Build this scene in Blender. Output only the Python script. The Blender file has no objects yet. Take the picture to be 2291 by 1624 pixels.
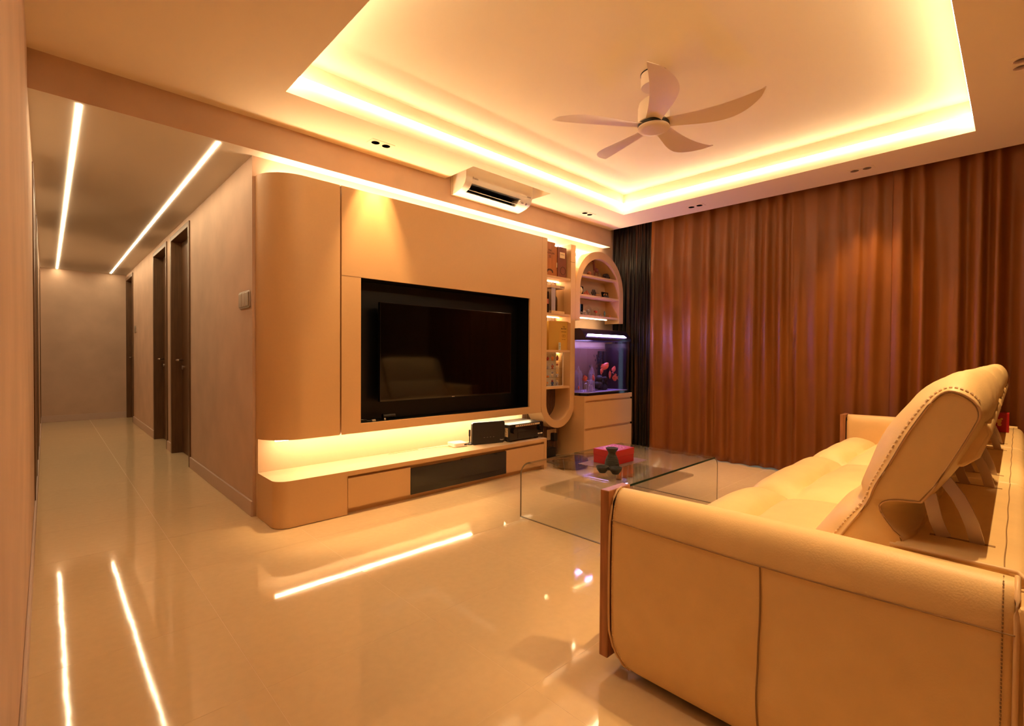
import bpy, bmesh, math, random
from mathutils import Vector, Matrix
random.seed(7)
PI = math.pi
C = bpy.context.scene.collection
SC = bpy.context.scene

# ------------------------------------------------------------------ camera, world, exposure
CAM_H = 1.07
F_PX, YAW, PITCH, ROLL = 1086.525, 0.80555024, -0.0152136916, 0.00638633936
fw = Vector((math.cos(YAW)*math.cos(PITCH), math.sin(YAW)*math.cos(PITCH), math.sin(PITCH)))
rt = Vector((math.sin(YAW), -math.cos(YAW), 0))
up = rt.cross(fw)
rt2 = math.cos(ROLL)*rt + math.sin(ROLL)*up
up2 = math.cos(ROLL)*up - math.sin(ROLL)*rt
cd = bpy.data.cameras.new('camera')
cam = bpy.data.objects.new('camera', cd); C.objects.link(cam)
cd.sensor_fit = 'HORIZONTAL'; cd.sensor_width = 36.0
cd.lens = F_PX/2291*36.0
cd.clip_start = 0.01; cd.clip_end = 60
cam.matrix_world = Matrix(((rt2.x, up2.x, -fw.x, 0), (rt2.y, up2.y, -fw.y, 0), (rt2.z, up2.z, -fw.z, CAM_H), (0, 0, 0, 1)))
SC.camera = cam
w = bpy.data.worlds.new('night_sky'); SC.world = w; w.use_nodes = True
bg = w.node_tree.nodes['Background']; bg.inputs[0].default_value = (0.55, 0.72, 1.0, 1); bg.inputs[1].default_value = 0.2
SC.view_settings.view_transform = 'Standard'; SC.view_settings.look = 'None'
SC.view_settings.gamma = 1.0; SC.view_settings.use_curve_mapping = False
SC.view_settings.exposure = 2.72
SC.cycles.max_bounces = 16; SC.cycles.diffuse_bounces = 8; SC.cycles.glossy_bounces = 6
SC.cycles.transparent_max_bounces = 24; SC.cycles.sample_clamp_indirect = 6.0
SC.cycles.caustics_reflective = False; SC.cycles.caustics_refractive = False

WARM = (1.0, 0.735, 0.435)
SPOT_C = (1.0, 0.60, 0.255)
COVE_E = 7.8        # cove strips
TOP_E = 14.0         # strip on top of the wall cabinets
NICHE_E = 9.5       # strip under the wall cabinets
HALL_E = 7.5         # corridor ceiling strips
HALL_C = (1.0, 0.74, 0.43)
SHELF_E = 6.0
SPOT_W = 13.0

# ------------------------------------------------------------------ materials
def mat(name, col, rough=0.5, metal=0.0, spec=0.5, coat=0.0, noise=0.0, nscale=8.0, bump=0.0, bscale=60.0, sheen=0.0, stretch=None, coat_rough=0.05):
    m = bpy.data.materials.new(name); m.use_nodes = True
    nt = m.node_tree; b = nt.nodes['Principled BSDF']
    b.inputs['Base Color'].default_value = (*col, 1); b.inputs['Roughness'].default_value = rough
    b.inputs['Metallic'].default_value = metal; b.inputs['Specular IOR Level'].default_value = spec
    b.inputs['Coat Weight'].default_value = coat; b.inputs['Coat Roughness'].default_value = coat_rough
    b.inputs['Sheen Weight'].default_value = sheen
    tc = nt.nodes.new('ShaderNodeTexCoord'); mp = nt.nodes.new('ShaderNodeMapping')
    nt.links.new(tc.outputs['Object'], mp.inputs[0])
    if stretch: mp.inputs['Scale'].default_value = stretch
    if noise:
        n = nt.nodes.new('ShaderNodeTexNoise'); n.inputs['Scale'].default_value = nscale; n.inputs['Detail'].default_value = 5
        nt.links.new(mp.outputs[0], n.inputs['Vector'])
        r = nt.nodes.new('ShaderNodeValToRGB')
        r.color_ramp.elements[0].position = 0.3; r.color_ramp.elements[1].position = 0.7
        r.color_ramp.elements[0].color = (*[c*(1-noise) for c in col], 1)
        r.color_ramp.elements[1].color = (*[min(1, c*(1+noise)) for c in col], 1)
        nt.links.new(n.outputs['Fac'], r.inputs[0]); nt.links.new(r.outputs[0], b.inputs['Base Color'])
    if bump:
        n2 = nt.nodes.new('ShaderNodeTexNoise'); n2.inputs['Scale'].default_value = bscale; n2.inputs['Detail'].default_value = 4
        nt.links.new(mp.outputs[0], n2.inputs['Vector'])
        bp = nt.nodes.new('ShaderNodeBump'); bp.inputs['Strength'].default_value = bump; bp.inputs['Distance'].default_value = 0.01
        nt.links.new(n2.outputs['Fac'], bp.inputs['Height']); nt.links.new(bp.outputs[0], b.inputs['Normal'])
    return m
def emis(name, col, s):
    m = bpy.data.materials.new(name); m.use_nodes = True; nt = m.node_tree
    nt.nodes.remove(nt.nodes['Principled BSDF'])
    e = nt.nodes.new('ShaderNodeEmission'); e.inputs[0].default_value = (*col, 1); e.inputs[1].default_value = s
    nt.links.new(e.outputs[0], nt.nodes['Material Output'].inputs[0]); return m
def glass(name, tint=(0.97, 0.985, 0.975), f=1.0, rough=0.0, ior=1.5):
    m = bpy.data.materials.new(name); m.use_nodes = True; nt = m.node_tree
    nt.nodes.remove(nt.nodes['Principled BSDF'])
    t = nt.nodes.new('ShaderNodeBsdfTransparent'); t.inputs[0].default_value = (*tint, 1)
    gl = nt.nodes.new('ShaderNodeBsdfGlossy'); gl.inputs['Roughness'].default_value = rough
    # Schlick reflectance from the facing angle (the same from both sides of the sheet)
    r0 = ((ior-1)/(ior+1))**2
    fr = nt.nodes.new('ShaderNodeLayerWeight'); fr.inputs['Blend'].default_value = 0.5
    pw = nt.nodes.new('ShaderNodeMath'); pw.operation = 'POWER'; pw.inputs[1].default_value = 5.0
    ma = nt.nodes.new('ShaderNodeMath'); ma.operation = 'MULTIPLY_ADD'; ma.inputs[1].default_value = 1-r0; ma.inputs[2].default_value = r0
    nt.links.new(fr.outputs['Facing'], pw.inputs[0]); nt.links.new(pw.outputs[0], ma.inputs[0])
    mu = nt.nodes.new('ShaderNodeMath'); mu.operation = 'MULTIPLY'; mu.inputs[1].default_value = f; mu.use_clamp = True
    mx = nt.nodes.new('ShaderNodeMixShader')
    nt.links.new(ma.outputs[0], mu.inputs[0]); nt.links.new(mu.outputs[0], mx.inputs[0])
    nt.links.new(t.outputs[0], mx.inputs[1]); nt.links.new(gl.outputs[0], mx.inputs[2])
    nt.links.new(mx.outputs[0], nt.nodes['Material Output'].inputs[0]); return m

M = {}
M['plaster'] = mat('plaster', (0.58, 0.42, 0.31), 0.75, noise=0.09, nscale=3.0, bump=0.12, bscale=14)
M['paint'] = mat('white_paint', (0.82, 0.72, 0.55), 0.8, noise=0.01, nscale=2)
M['hall_paint'] = mat('corridor_ceiling_paint', (0.70, 0.66, 0.60), 0.8, noise=0.01, nscale=2)
M['skirt'] = mat('skirting_paint', (0.56, 0.43, 0.36), 0.5)
M['tile'] = mat('polished_tile', (0.69, 0.53, 0.315), 0.055, spec=0.5, noise=0.025, nscale=30, bump=0.05, bscale=3.5)
M['grout'] = mat('grout', (0.74, 0.59, 0.40), 0.6)
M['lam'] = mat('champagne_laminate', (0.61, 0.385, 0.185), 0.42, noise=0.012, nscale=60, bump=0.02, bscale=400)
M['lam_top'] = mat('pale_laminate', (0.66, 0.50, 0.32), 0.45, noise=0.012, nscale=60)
M['lam_dark'] = mat('laminate_shadow_gap', (0.10, 0.055, 0.03), 0.6)
M['black'] = mat('black_board', (0.0022, 0.0021, 0.0019), 0.4, spec=0.3)
M['black_gloss'] = mat('black_gloss', (0.006, 0.005, 0.005), 0.12)
M['black_glass'] = mat('tinted_black_glass', (0.012, 0.009, 0.007), 0.05, spec=0.6)
M['black_plastic'] = mat('black_plastic', (0.012, 0.011, 0.010), 0.4)
M['screen'] = mat('tv_screen', (0.001, 0.0008, 0.0008), 0.06, spec=0.28)
M['white_plastic'] = mat('white_plastic', (0.80, 0.77, 0.70), 0.35)
M['cream_plastic'] = mat('cream_fan_plastic', (0.74, 0.63, 0.52), 0.45)
M['leather'] = mat('cream_leather', (0.77, 0.56, 0.27), 0.48, noise=0.03, nscale=14, bump=0.07, bscale=220)
M['seam'] = mat('seam_thread_dark', (0.30, 0.18, 0.08), 0.7)
M['stitch'] = mat('stitch_thread', (0.82, 0.66, 0.44), 0.6)
M['piping'] = mat('leather_piping', (0.70, 0.48, 0.25), 0.45)
M['sofa_dark'] = mat('sofa_underside', (0.02, 0.014, 0.01), 0.8)
M['oak'] = mat('sofa_wood', (0.36, 0.15, 0.055), 0.4, noise=0.22, nscale=10, stretch=(8, 8, 0.7), bump=0.05, bscale=40)
M['door'] = mat('brown_door_wood', (0.125, 0.062, 0.027), 0.4, noise=0.22, nscale=9, stretch=(7, 7, 0.5), bump=0.03, bscale=40)
M['chrome'] = mat('brushed_steel', (0.56, 0.46, 0.39), 0.30, metal=1.0)
M['steel'] = mat('satin_steel', (0.60, 0.58, 0.54), 0.3, metal=1.0)
M['curtain'] = mat('rust_satin', (0.19, 0.058, 0.006), 0.45, spec=0.4, sheen=0.0, noise=0.05, nscale=5, bump=0.04, bscale=350)
M['slat'] = mat('walnut_slat', (0.16, 0.085, 0.045), 0.5, noise=0.15, nscale=10, stretch=(8, 8, 0.6))
M['red'] = mat('red_card', (0.42, 0.006, 0.010), 0.45)
M['gold'] = mat('gold_print', (0.75, 0.42, 0.12), 0.35, metal=0.6)
M['stoneware'] = mat('black_stoneware', (0.016, 0.016, 0.013), 0.55, bump=0.3, bscale=120)
M['pink_glass'] = mat('pink_copper', (0.78, 0.46, 0.36), 0.2, spec=0.6)
M['clear'] = glass('clear_glass', (0.975, 0.985, 0.97), 1.0)
M['shelf_glass'] = glass('frosted_shelf_glass', (0.93, 0.93, 0.90), 1.0, rough=0.06)
M['glass_edge'] = mat('green_glass_edge', (0.012, 0.05, 0.03), 0.12, spec=0.7)
M['glass_edge_pale'] = mat('pale_glass_edge', (0.26, 0.21, 0.14), 0.15, spec=0.7)
M['tank_glass'] = glass('aquarium_glass', (0.95, 0.95, 0.97), 0.5)
M['water'] = glass('aquarium_water', (0.86, 0.82, 0.95), 0.3, ior=1.33)
m = bpy.data.materials.new('crystal'); m.use_nodes = True; nt = m.node_tree
b = nt.nodes['Principled BSDF']; b.inputs['Base Color'].default_value = (0.75, 0.72, 0.80, 1); b.inputs['Roughness'].default_value = 0.15
tr = nt.nodes.new('ShaderNodeBsdfTransparent'); tr.inputs[0].default_value = (0.95, 0.93, 0.97, 1)
lw = nt.nodes.new('ShaderNodeLayerWeight'); ma = nt.nodes.new('ShaderNodeMath'); ma.operation = 'MULTIPLY_ADD'; ma.inputs[1].default_value = 0.55; ma.inputs[2].default_value = 0.10
mx = nt.nodes.new('ShaderNodeMixShader')
nt.links.new(lw.outputs['Facing'], ma.inputs[0]); nt.links.new(ma.outputs[0], mx.inputs[0]); nt.links.new(tr.outputs[0], mx.inputs[1]); nt.links.new(b.outputs[0], mx.inputs[2])
nt.links.new(mx.outputs[0], nt.nodes['Material Output'].inputs[0]); M['crystal'] = m
M['fish'] = mat('coral_fish', (0.85, 0.16, 0.085), 0.4, noise=0.15, nscale=40)
M['fin'] = mat('pale_fin', (0.75, 0.28, 0.2), 0.5)
M['plant'] = mat('dark_weed', (0.012, 0.016, 0.010), 0.6, noise=0.4, nscale=20)
M['tankback'] = mat('tank_back_reflection', (0.16, 0.085, 0.05), 0.35)
M['sand'] = mat('white_sand', (0.55, 0.55, 0.62), 0.8, noise=0.2, nscale=200)
M['lid'] = mat('purple_black_lid', (0.018, 0.010, 0.035), 0.22)
M['wood_box'] = mat('cherry_box', (0.40, 0.135, 0.035), 0.4, noise=0.15, nscale=8, stretch=(6, 6, 0.6))
M['brown_box'] = mat('oxblood_box', (0.20, 0.065, 0.04), 0.4, noise=0.08, nscale=6)
M['gold_box'] = mat('mustard_box', (0.52, 0.30, 0.055), 0.35)
M['pine'] = mat('pale_pine', (0.62, 0.42, 0.22), 0.5, noise=0.12, nscale=8, stretch=(2, 8, 8))
M['ink'] = mat('dark_ink', (0.05, 0.02, 0.012), 0.6)
M['label'] = mat('cream_label', (0.72, 0.55, 0.33), 0.5)
M['paper_blue'] = mat('pale_blue_tag', (0.48, 0.55, 0.50), 0.6)
M['amber'] = mat('dark_bottle', (0.05, 0.018, 0.008), 0.1)
M['acrylic'] = glass('acrylic', (0.92, 0.90, 0.86), 1.0, rough=0.05)
M['carved'] = mat('red_carving', (0.20, 0.045, 0.02), 0.3)
M['carved_dark'] = mat('dark_carving', (0.045, 0.028, 0.018), 0.3)
M['copper'] = mat('copper_ball', (0.38, 0.13, 0.05), 0.3)
M['terracotta'] = mat('terracotta', (0.42, 0.10, 0.04), 0.6)
M['ochre'] = mat('ochre_stone', (0.55, 0.32, 0.13), 0.6, noise=0.2, nscale=30)
M['ivory'] = mat('ivory_vase', (0.70, 0.55, 0.36), 0.4)
M['cherry'] = mat('red_bead', (0.45, 0.03, 0.015), 0.3)
M['blue'] = mat('blue_glaze', (0.10, 0.20, 0.26), 0.3)
M['orange'] = mat('orange_glaze', (0.75, 0.24, 0.04), 0.4)
M['navy'] = mat('navy_glaze', (0.04, 0.07, 0.22), 0.35)
M['grey'] = mat('grey_glaze', (0.36, 0.31, 0.32), 0.4)
M['maroon'] = mat('maroon_glaze', (0.25, 0.03, 0.05), 0.4)
M['mirror'] = mat('dark_mirror', (0.14, 0.10, 0.09), 0.03, metal=1.0)
M['cup_black'] = mat('downlight_reflector', (0.0018, 0.0009, 0.0006), 1.0, spec=0.0)
M['brass_box'] = mat('sign_print', (0.62, 0.50, 0.30), 0.5)
M['led_cove'] = emis('cove_led', WARM, COVE_E)
M['led_top'] = emis('top_led', WARM, TOP_E)
M['led_niche'] = emis('niche_led', WARM, NICHE_E)
M['led_hall'] = emis('corridor_led', HALL_C, HALL_E)
M['led_shelf'] = emis('shelf_led', (1.0, 0.66, 0.33), SHELF_E)
M['led_tank'] = emis('tank_led', (0.62, 0.34, 1.0), 15.0)
M['lens'] = emis('downlight_lens', (1.0, 0.66, 0.33), 0.12)

# dark patterned day curtain: stretched streaks with coppery glints
m = mat('streaked_dark_satin', (0.03, 0.016, 0.009), 0.35, spec=0.3)
nt = m.node_tree; b = nt.nodes['Principled BSDF']
tc = nt.nodes.new('ShaderNodeTexCoord'); mp = nt.nodes.new('ShaderNodeMapping'); mp.inputs['Scale'].default_value = (1, 42, 0.8)
n = nt.nodes.new('ShaderNodeTexNoise'); n.inputs['Scale'].default_value = 1.6; n.inputs['Detail'].default_value = 6; n.inputs['Distortion'].default_value = 0.6
r = nt.nodes.new('ShaderNodeValToRGB'); r.color_ramp.elements[0].position = 0.54; r.color_ramp.elements[0].color = (0.006, 0.0032, 0.002, 1)
r.color_ramp.elements[1].position = 0.78; r.color_ramp.elements[1].color = (0.13, 0.045, 0.013, 1)
nt.links.new(tc.outputs['Object'], mp.inputs[0]); nt.links.new(mp.outputs[0], n.inputs['Vector'])
nt.links.new(n.outputs['Fac'], r.inputs[0]); nt.links.new(r.outputs[0], b.inputs['Base Color'])
M['streak'] = m
# striped placemat
m = mat('striped_mat', (0.3, 0.2, 0.2), 0.6)
nt = m.node_tree; b = nt.nodes['Principled BSDF']
tc = nt.nodes.new('ShaderNodeTexCoord'); wv = nt.nodes.new('ShaderNodeTexWave'); wv.inputs['Scale'].default_value = 26; wv.bands_direction = 'DIAGONAL'
r = nt.nodes.new('ShaderNodeValToRGB'); r.color_ramp.elements[0].color = (0.10, 0.055, 0.055, 1); r.color_ramp.elements[1].color = (0.30, 0.18, 0.15, 1)
nt.links.new(tc.outputs['Object'], wv.inputs['Vector']); nt.links.new(wv.outputs['Color'], r.inputs[0]); nt.links.new(r.outputs[0], b.inputs['Base Color'])
M['mat_stripe'] = m

# ------------------------------------------------------------------ builders
class MB:
    def __init__(s): s.v = []; s.f = []
    def add(s, vs, fs):
        o = len(s.v); s.v += [tuple(v) for v in vs]; s.f += [tuple(i+o for i in f) for f in fs]; return s
    def box(s, x0, x1, y0, y1, z0, z1):
        return s.add([(x0, y0, z0), (x1, y0, z0), (x1, y1, z0), (x0, y1, z0), (x0, y0, z1), (x1, y0, z1), (x1, y1, z1), (x0, y1, z1)],
                     [(0, 3, 2, 1), (4, 5, 6, 7), (0, 1, 5, 4), (1, 2, 6, 5), (2, 3, 7, 6), (3, 0, 4, 7)])
    def prism(s, poly, a0, a1, axis=2):
        # poly: 2D points in the other two axes (order x,y / x,z / y,z)
        def p(u, v, a):
            return (u, v, a) if axis == 2 else ((u, a, v) if axis == 1 else (a, u, v))
        n = len(poly)
        vs = [p(u, v, a0) for u, v in poly] + [p(u, v, a1) for u, v in poly]
        return s.add(vs, [tuple(range(n))[::-1], tuple(range(n, 2*n))] + [(i, (i+1) % n, n+(i+1) % n, n+i) for i in range(n)])
    def ring(s, outer, inner, a0, a1, axis=1, closed=True):
        def p(u, v, a):
            return (u, v, a) if axis == 2 else ((u, a, v) if axis == 1 else (a, u, v))
        n = len(outer); o = [p(*q, a0) for q in outer]; i = [p(*q, a0) for q in inner]
        o2 = [p(*q, a1) for q in outer]; i2 = [p(*q, a1) for q in inner]
        fs = []
        for k in range(n if closed else n-1):
            l = (k+1) % n
            fs += [(k, l, n+l, n+k), (2*n+k, 3*n+k, 3*n+l, 2*n+l), (k, 2*n+k, 2*n+l, l), (n+k, n+l, 3*n+l, 3*n+k)]
        if not closed:
            fs += [(0, n, 3*n, 2*n), (n-1, 3*n-1, 4*n-1, 2*n-1)]
        return s.add(o+i+o2+i2, fs)
    def lathe(s, prof, cx, cy, seg=24, cap=True):
        n = len(prof); vs = []
        for k in range(seg):
            a = 2*PI*k/seg
            for r_, z in prof: vs.append((cx+r_*math.cos(a), cy+r_*math.sin(a), z))
        fs = []
        for k in range(seg):
            l = (k+1) % seg
            for j in range(n-1): fs.append((k*n+j, l*n+j, l*n+j+1, k*n+j+1))
        if cap:
            fs.append(tuple(k*n for k in range(seg))[::-1]); fs.append(tuple(k*n+n-1 for k in range(seg)))
        return s.add(vs, fs)
    def tube(s, pts, r, seg=6, closed=False):
        pts = [Vector(p) for p in pts]; n = len(pts); vs = []
        rr = r if isinstance(r, (list, tuple)) else [r]*n
        for i, p in enumerate(pts):
            d = (pts[(i+1) % n if closed else min(i+1, n-1)] - pts[i-1 if closed else max(i-1, 0)])
            if d.length < 1e-9: d = Vector((0, 0, 1))
            d.normalize()
            a = d.cross(Vector((0, 0, 1)) if abs(d.z) < 0.9 else Vector((1, 0, 0))).normalized(); c = d.cross(a)
            for k in range(seg):
                t = 2*PI*k/seg; vs.append(p+rr[i]*(math.cos(t)*a+math.sin(t)*c))
        fs = []
        for i in range(n if closed else n-1):
            j = (i+1) % n
            for k in range(seg):
                l = (k+1) % seg; fs.append((i*seg+k, i*seg+l, j*seg+l, j*seg+k))
        if not closed:
            fs += [tuple(range(seg))[::-1], tuple(range((n-1)*seg, n*seg))]
        return s.add(vs, fs)
    def ball(s, c, r, su=14, sv=9):
        rx, ry, rz = r if isinstance(r, (tuple, list)) else (r, r, r)
        vs = [(c[0], c[1], c[2]-rz)]
        for j in range(1, sv):
            t = -PI/2+PI*j/sv
            for k in range(su):
                a = 2*PI*k/su; vs.append((c[0]+rx*math.cos(t)*math.cos(a), c[1]+ry*math.cos(t)*math.sin(a), c[2]+rz*math.sin(t)))
        vs.append((c[0], c[1], c[2]+rz)); fs = []
        for k in range(su):
            l = (k+1) % su
            fs.append((0, 1+l, 1+k)); fs.append((len(vs)-1, 1+(sv-2)*su+k, 1+(sv-2)*su+l))
            for j in range(sv-2): fs.append((1+j*su+k, 1+j*su+l, 1+(j+1)*su+l, 1+(j+1)*su+k))
        return s.add(vs, fs)
    def grid(s, nu, nv, fn, wrap_u=False):
        vs = [fn(i, j) for i in range(nu) for j in range(nv)]
        fs = []
        for i in range(nu if wrap_u else nu-1):
            for j in range(nv-1):
                k = (i+1) % nu; fs.append((i*nv+j, k*nv+j, k*nv+j+1, i*nv+j+1))
        return s.add(vs, fs)

def origin(o):
    p = Vector((0, 0, 0))
    while o is not None: p += o.location; o = o.parent
    return p
def tag(o, label=None, cat=None, group=None, kind=None):
    if label: o['label'] = label
    if cat: o['category'] = cat
    if group: o['group'] = group
    if kind: o['kind'] = kind
    return o
def obj(name, mb, m, parent=None, at=None, smooth=False, bevel=0.0, seg=2, subs=0, auto=None, label=None):
    me = bpy.data.meshes.new(name)
    o = bpy.data.objects.new(name, me); C.objects.link(o)
    if at is not None: o.location = at
    if parent is not None: o.parent = parent; o.location = (0, 0, 0)
    org = origin(o)
    me.from_pydata([tuple(Vector(v)-org) for v in mb.v], [], mb.f)
    bm = bmesh.new(); bm.from_mesh(me); bmesh.ops.recalc_face_normals(bm, faces=bm.faces); bm.to_mesh(me); bm.free()
    me.materials.append(M[m] if isinstance(m, str) else m)
    if smooth or auto is not None:
        for p in me.polygons: p.use_smooth = True
    if auto is not None: me.set_sharp_from_angle(angle=math.radians(auto))
    if bevel:
        md = o.modifiers.new('bevel', 'BEVEL'); md.width = bevel; md.segments = seg; md.limit_method = 'ANGLE'; md.angle_limit = math.radians(40)
        md.harden_normals = False
    if subs:
        md = o.modifiers.new('subsurf', 'SUBSURF'); md.levels = subs; md.render_levels = subs
    if label: o['label'] = label
    return o
def thing(name, label, cat, at, group=None):
    o = bpy.data.objects.new(name, None); C.objects.link(o); o.location = at; o.empty_display_size = 0.1
    return tag(o, label, cat, group)
def struct(name, mb, m, label=None, parent=None, **k):
    o = obj(name, mb, m, parent, **k)
    if parent is None: o['kind'] = 'structure'
    if label: o['label'] = label
    return o
def text(name, s, size, at, m, parent, rot=(PI/2, 0, 0), ext=0.0004, align='CENTER'):
    cu = bpy.data.curves.new(name, 'FONT'); cu.body = s; cu.size = size; cu.extrude = ext; cu.align_x = align; cu.align_y = 'CENTER'
    tmp = bpy.data.objects.new(name, cu); C.objects.link(tmp)
    dg = bpy.context.evaluated_depsgraph_get()
    me = bpy.data.meshes.new_from_object(tmp.evaluated_get(dg)); bpy.data.objects.remove(tmp)
    me.materials.clear(); me.materials.append(M[m])
    o = bpy.data.objects.new(name, me); C.objects.link(o); o.parent = parent
    o.location = Vector(at)-origin(parent); o.rotation_euler = rot
    return o
def B(*a): return MB().box(*a)
def arc(cx, cy, r, a0, a1, n):
    return [(cx+r*math.cos(math.radians(a0+(a1-a0)*i/n)), cy+r*math.sin(math.radians(a0+(a1-a0)*i/n))) for i in range(n+1)]
def copy_tree(o, parent=None):
    c = o.copy(); C.objects.link(c); c.parent = parent
    for ch in list(o.children): copy_tree(ch, c)
    return c

# ------------------------------------------------------------------ room data
XL, XW, XH = -0.057, 0.979, 5.15       # left wall, corridor right wall, window wall
YF, YE, YR = 3.479, 10.30, -4.60       # feature wall, corridor end, rear wall
YB = 3.373                             # beam face
ZC, ZU, ZH = 2.561, 2.769, 2.365       # false ceiling, recessed ceiling, corridor ceiling / beam bottom
CX0, CX1, CY0, CY1 = 0.993, 4.403, 0.214, 2.903

# ------------------------------------------------------------------ floor with tiles
fl = struct('floor', MB().box(XL-0.15, XH+0.15, YR-0.15, YE+0.15, -0.12, -0.0004), 'grout', 'glossy cream tiled floor with thin pale joints')
TX, TY = 0.6206, 0.579
tile_me = {}
def tile(x0, x1, y0, y1):
    key = (round(x1-x0, 3), round(y1-y0, 3)); g = 0.0009
    if key not in tile_me:
        t = obj('tile', B(x0+g, x1-g, y0+g, y1-g, -0.01, 0.0), 'tile', fl)
        me = t.data; c = Vector((x0, y0, 0))
        me.transform(Matrix.Translation(-c)); t.location = c; tile_me[key] = me
        for v in me.vertices: pass
    else:
        t = bpy.data.objects.new('tile', tile_me[key]); C.objects.link(t); t.parent = fl; t.location = (x0, y0, 0)
    return t
xs = [XL]+[0.5035+TX*k for k in range(0, 8)]+[XH]
ys = []
y = 1.071-TY*6
while y < YE: ys.append(y); y += TY
ys = [YR]+[q for q in ys if q > YR]+[YE]
for i in range(len(xs)-1):
    for j in range(len(ys)-1):
        x0, x1, y0, y1 = xs[i], xs[i+1], ys[j], ys[j+1]
        if x0 > XW+0.1 and y0 > YF-0.05: continue
        tile(x0, x1, y0, y1)

# ------------------------------------------------------------------ ceilings
def skew(v):
    x, y, z = v
    return (4.842+(3.4-y)*0.0158, y, z) if 4.8 < x < 4.95 else v
def slab(xb, yb, holes, z0, z1):
    m_ = MB()
    xb = sorted(set(xb)); yb = sorted(set(yb))
    def filled(i, j):
        if i < 0 or j < 0 or i >= len(xb)-1 or j >= len(yb)-1: return False
        cx, cy = (xb[i]+xb[i+1])/2, (yb[j]+yb[j+1])/2
        return not any(a < cx < b_ and c < cy < d for a, b_, c, d in holes)
    for i in range(len(xb)-1):
        for j in range(len(yb)-1):
            if not filled(i, j): continue
            x0, x1, y0, y1 = xb[i], xb[i+1], yb[j], yb[j+1]
            m_.add([(x0, y0, z0), (x1, y0, z0), (x1, y1, z0), (x0, y1, z0)], [(0, 1, 2, 3)])
            m_.add([(x0, y0, z1), (x1, y0, z1), (x1, y1, z1), (x0, y1, z1)], [(0, 1, 2, 3)])
            for di, dj, a, b_ in ((-1, 0, (x0, y0), (x0, y1)), (1, 0, (x1, y0), (x1, y1)), (0, -1, (x0, y0), (x1, y0)), (0, 1, (x0, y1), (x1, y1))):
                if not filled(i+di, j+dj):
                    m_.add([(*a, z0), (*b_, z0), (*b_, z1), (*a, z1)], [(0, 1, 2, 3)])
    return m_
DL = [(1.72, 3.145, 0), (4.10, 3.145, 0), (4.647, 2.232, 1), (4.662, 0.883, 1), (3.562, 0.012, 0), (1.95, 0.012, 0)]
holes = [(CX0, CX1, CY0, CY1), (2.443, 3.358, 2.997, YB+1)]
for x, y, d in DL:
    a, b_ = (0.08, 0.038) if d == 0 else (0.038, 0.08)
    holes.append((x-a, x+a, y-b_, y+b_))
xb = [XL, 4.86]; yb = [YR, YB]
for a, b_, c, d in holes: xb += [a, b_]; yb += [c, min(d, YB)]
mb = slab(xb, yb, holes, ZC, ZU+0.03); mb.v = [skew(v) for v in mb.v]
struct('ceiling', mb, 'paint', 'cream dropped ceiling band around the lit recess')
struct('ceiling', B(XL-0.15, XH+0.15, YR-0.15, YF+0.1, ZU, ZU+0.12), 'paint', 'raised inner ceiling glowing at its edges behind the fan')
struct('ceiling', B(XL-0.1, XW+0.1, YF+0.021, YE+0.1, ZH, ZH+0.08).box(XL-0.04, 4.849, YB+0.0008, YF+0.021, ZH, ZH+0.028), 'hall_paint', 'low corridor ceiling with two light lines')
struct('trim_1', B(XL-0.05, 4.85, YB, YF+0.02, ZH+0.028, ZU-0.001).box(XL-0.05, 4.85, YB, YB+0.0007, ZH, ZH+0.028), 'plaster', 'plastered beam across the corridor mouth and the feature wall')

# ------------------------------------------------------------------ walls
struct('wall_left', B(XL-0.15, XL, YR-0.15, YE+0.15, 0, ZU+0.1), 'plaster', 'pink beige plaster wall at the left edge running down the corridor')
struct('wall_back', B(XL-0.15, XW+0.3, YE, YE+0.15, 0, ZH+0.1), 'plaster', 'plaster end wall of the corridor')
struct('wall_rear', B(XL-0.15, XH+0.15, YR-0.15, YR, 0, ZU+0.1), 'door', 'unseen rear wall far behind the camera, given dark wood to cut bounced light')  # unseen wall, set far back and darkened so little light bounces off it
struct('wall_front', B(XW+0.14, XH+0.15, YF, YF+0.15, 0, ZU+0.1), 'plaster', 'plaster wall behind the built-in television cabinets')
DR = [(5.36, 6.31), (6.54, 7.47), (9.43, 10.285)]
WT = 0.14; DH = 2.31
mb = MB(); yy = YF+0.15
mb.box(XW, XW+WT, YF, YF+0.15, 0, ZH+0.1)
for a, b_ in DR:
    mb.box(XW, XW+WT, yy, a, 0, ZH+0.1); mb.box(XW, XW+WT, a, b_, DH, ZH+0.1); yy = b_
mb.box(XW, XW+WT, yy, YE, 0, ZH+0.1)
struct('wall_right', mb, 'plaster', 'plaster corridor wall holding three brown doors')
mb = B(XH, XH+0.15, YR-0.15, -0.5, 0, ZU+0.1).box(XH, XH+0.15, 3.2, YF+0.15, 0, ZU+0.1).box(XH, XH+0.15, -0.5, 3.2, 0, 0.02).box(XH, XH+0.15, -0.5, 3.2, 2.45, ZU+0.1)
struct('wall_window', mb, 'plaster', 'window wall hidden behind the curtains')
# window behind the curtains
wn = struct('window_1', B(XH+0.03, XH+0.09, -0.5, 3.2, 0.02, 0.07).box(XH+0.03, XH+0.09, -0.5, 3.2, 2.40, 2.45), 'steel', 'wide night window behind the curtains')
for k in range(5):
    yk = -0.5+3.7*k/4; obj('mullion', B(XH+0.03, XH+0.09, min(yk, 3.15), min(yk, 3.15)+0.05, 0.07, 2.40), 'steel', wn)
for k in range(4):
    y0 = -0.45+3.7*k/4; obj('pane', B(XH+0.055, XH+0.062, y0, -0.5+3.7*(k+1)/4, 0.07, 2.40), 'clear', wn)
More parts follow.
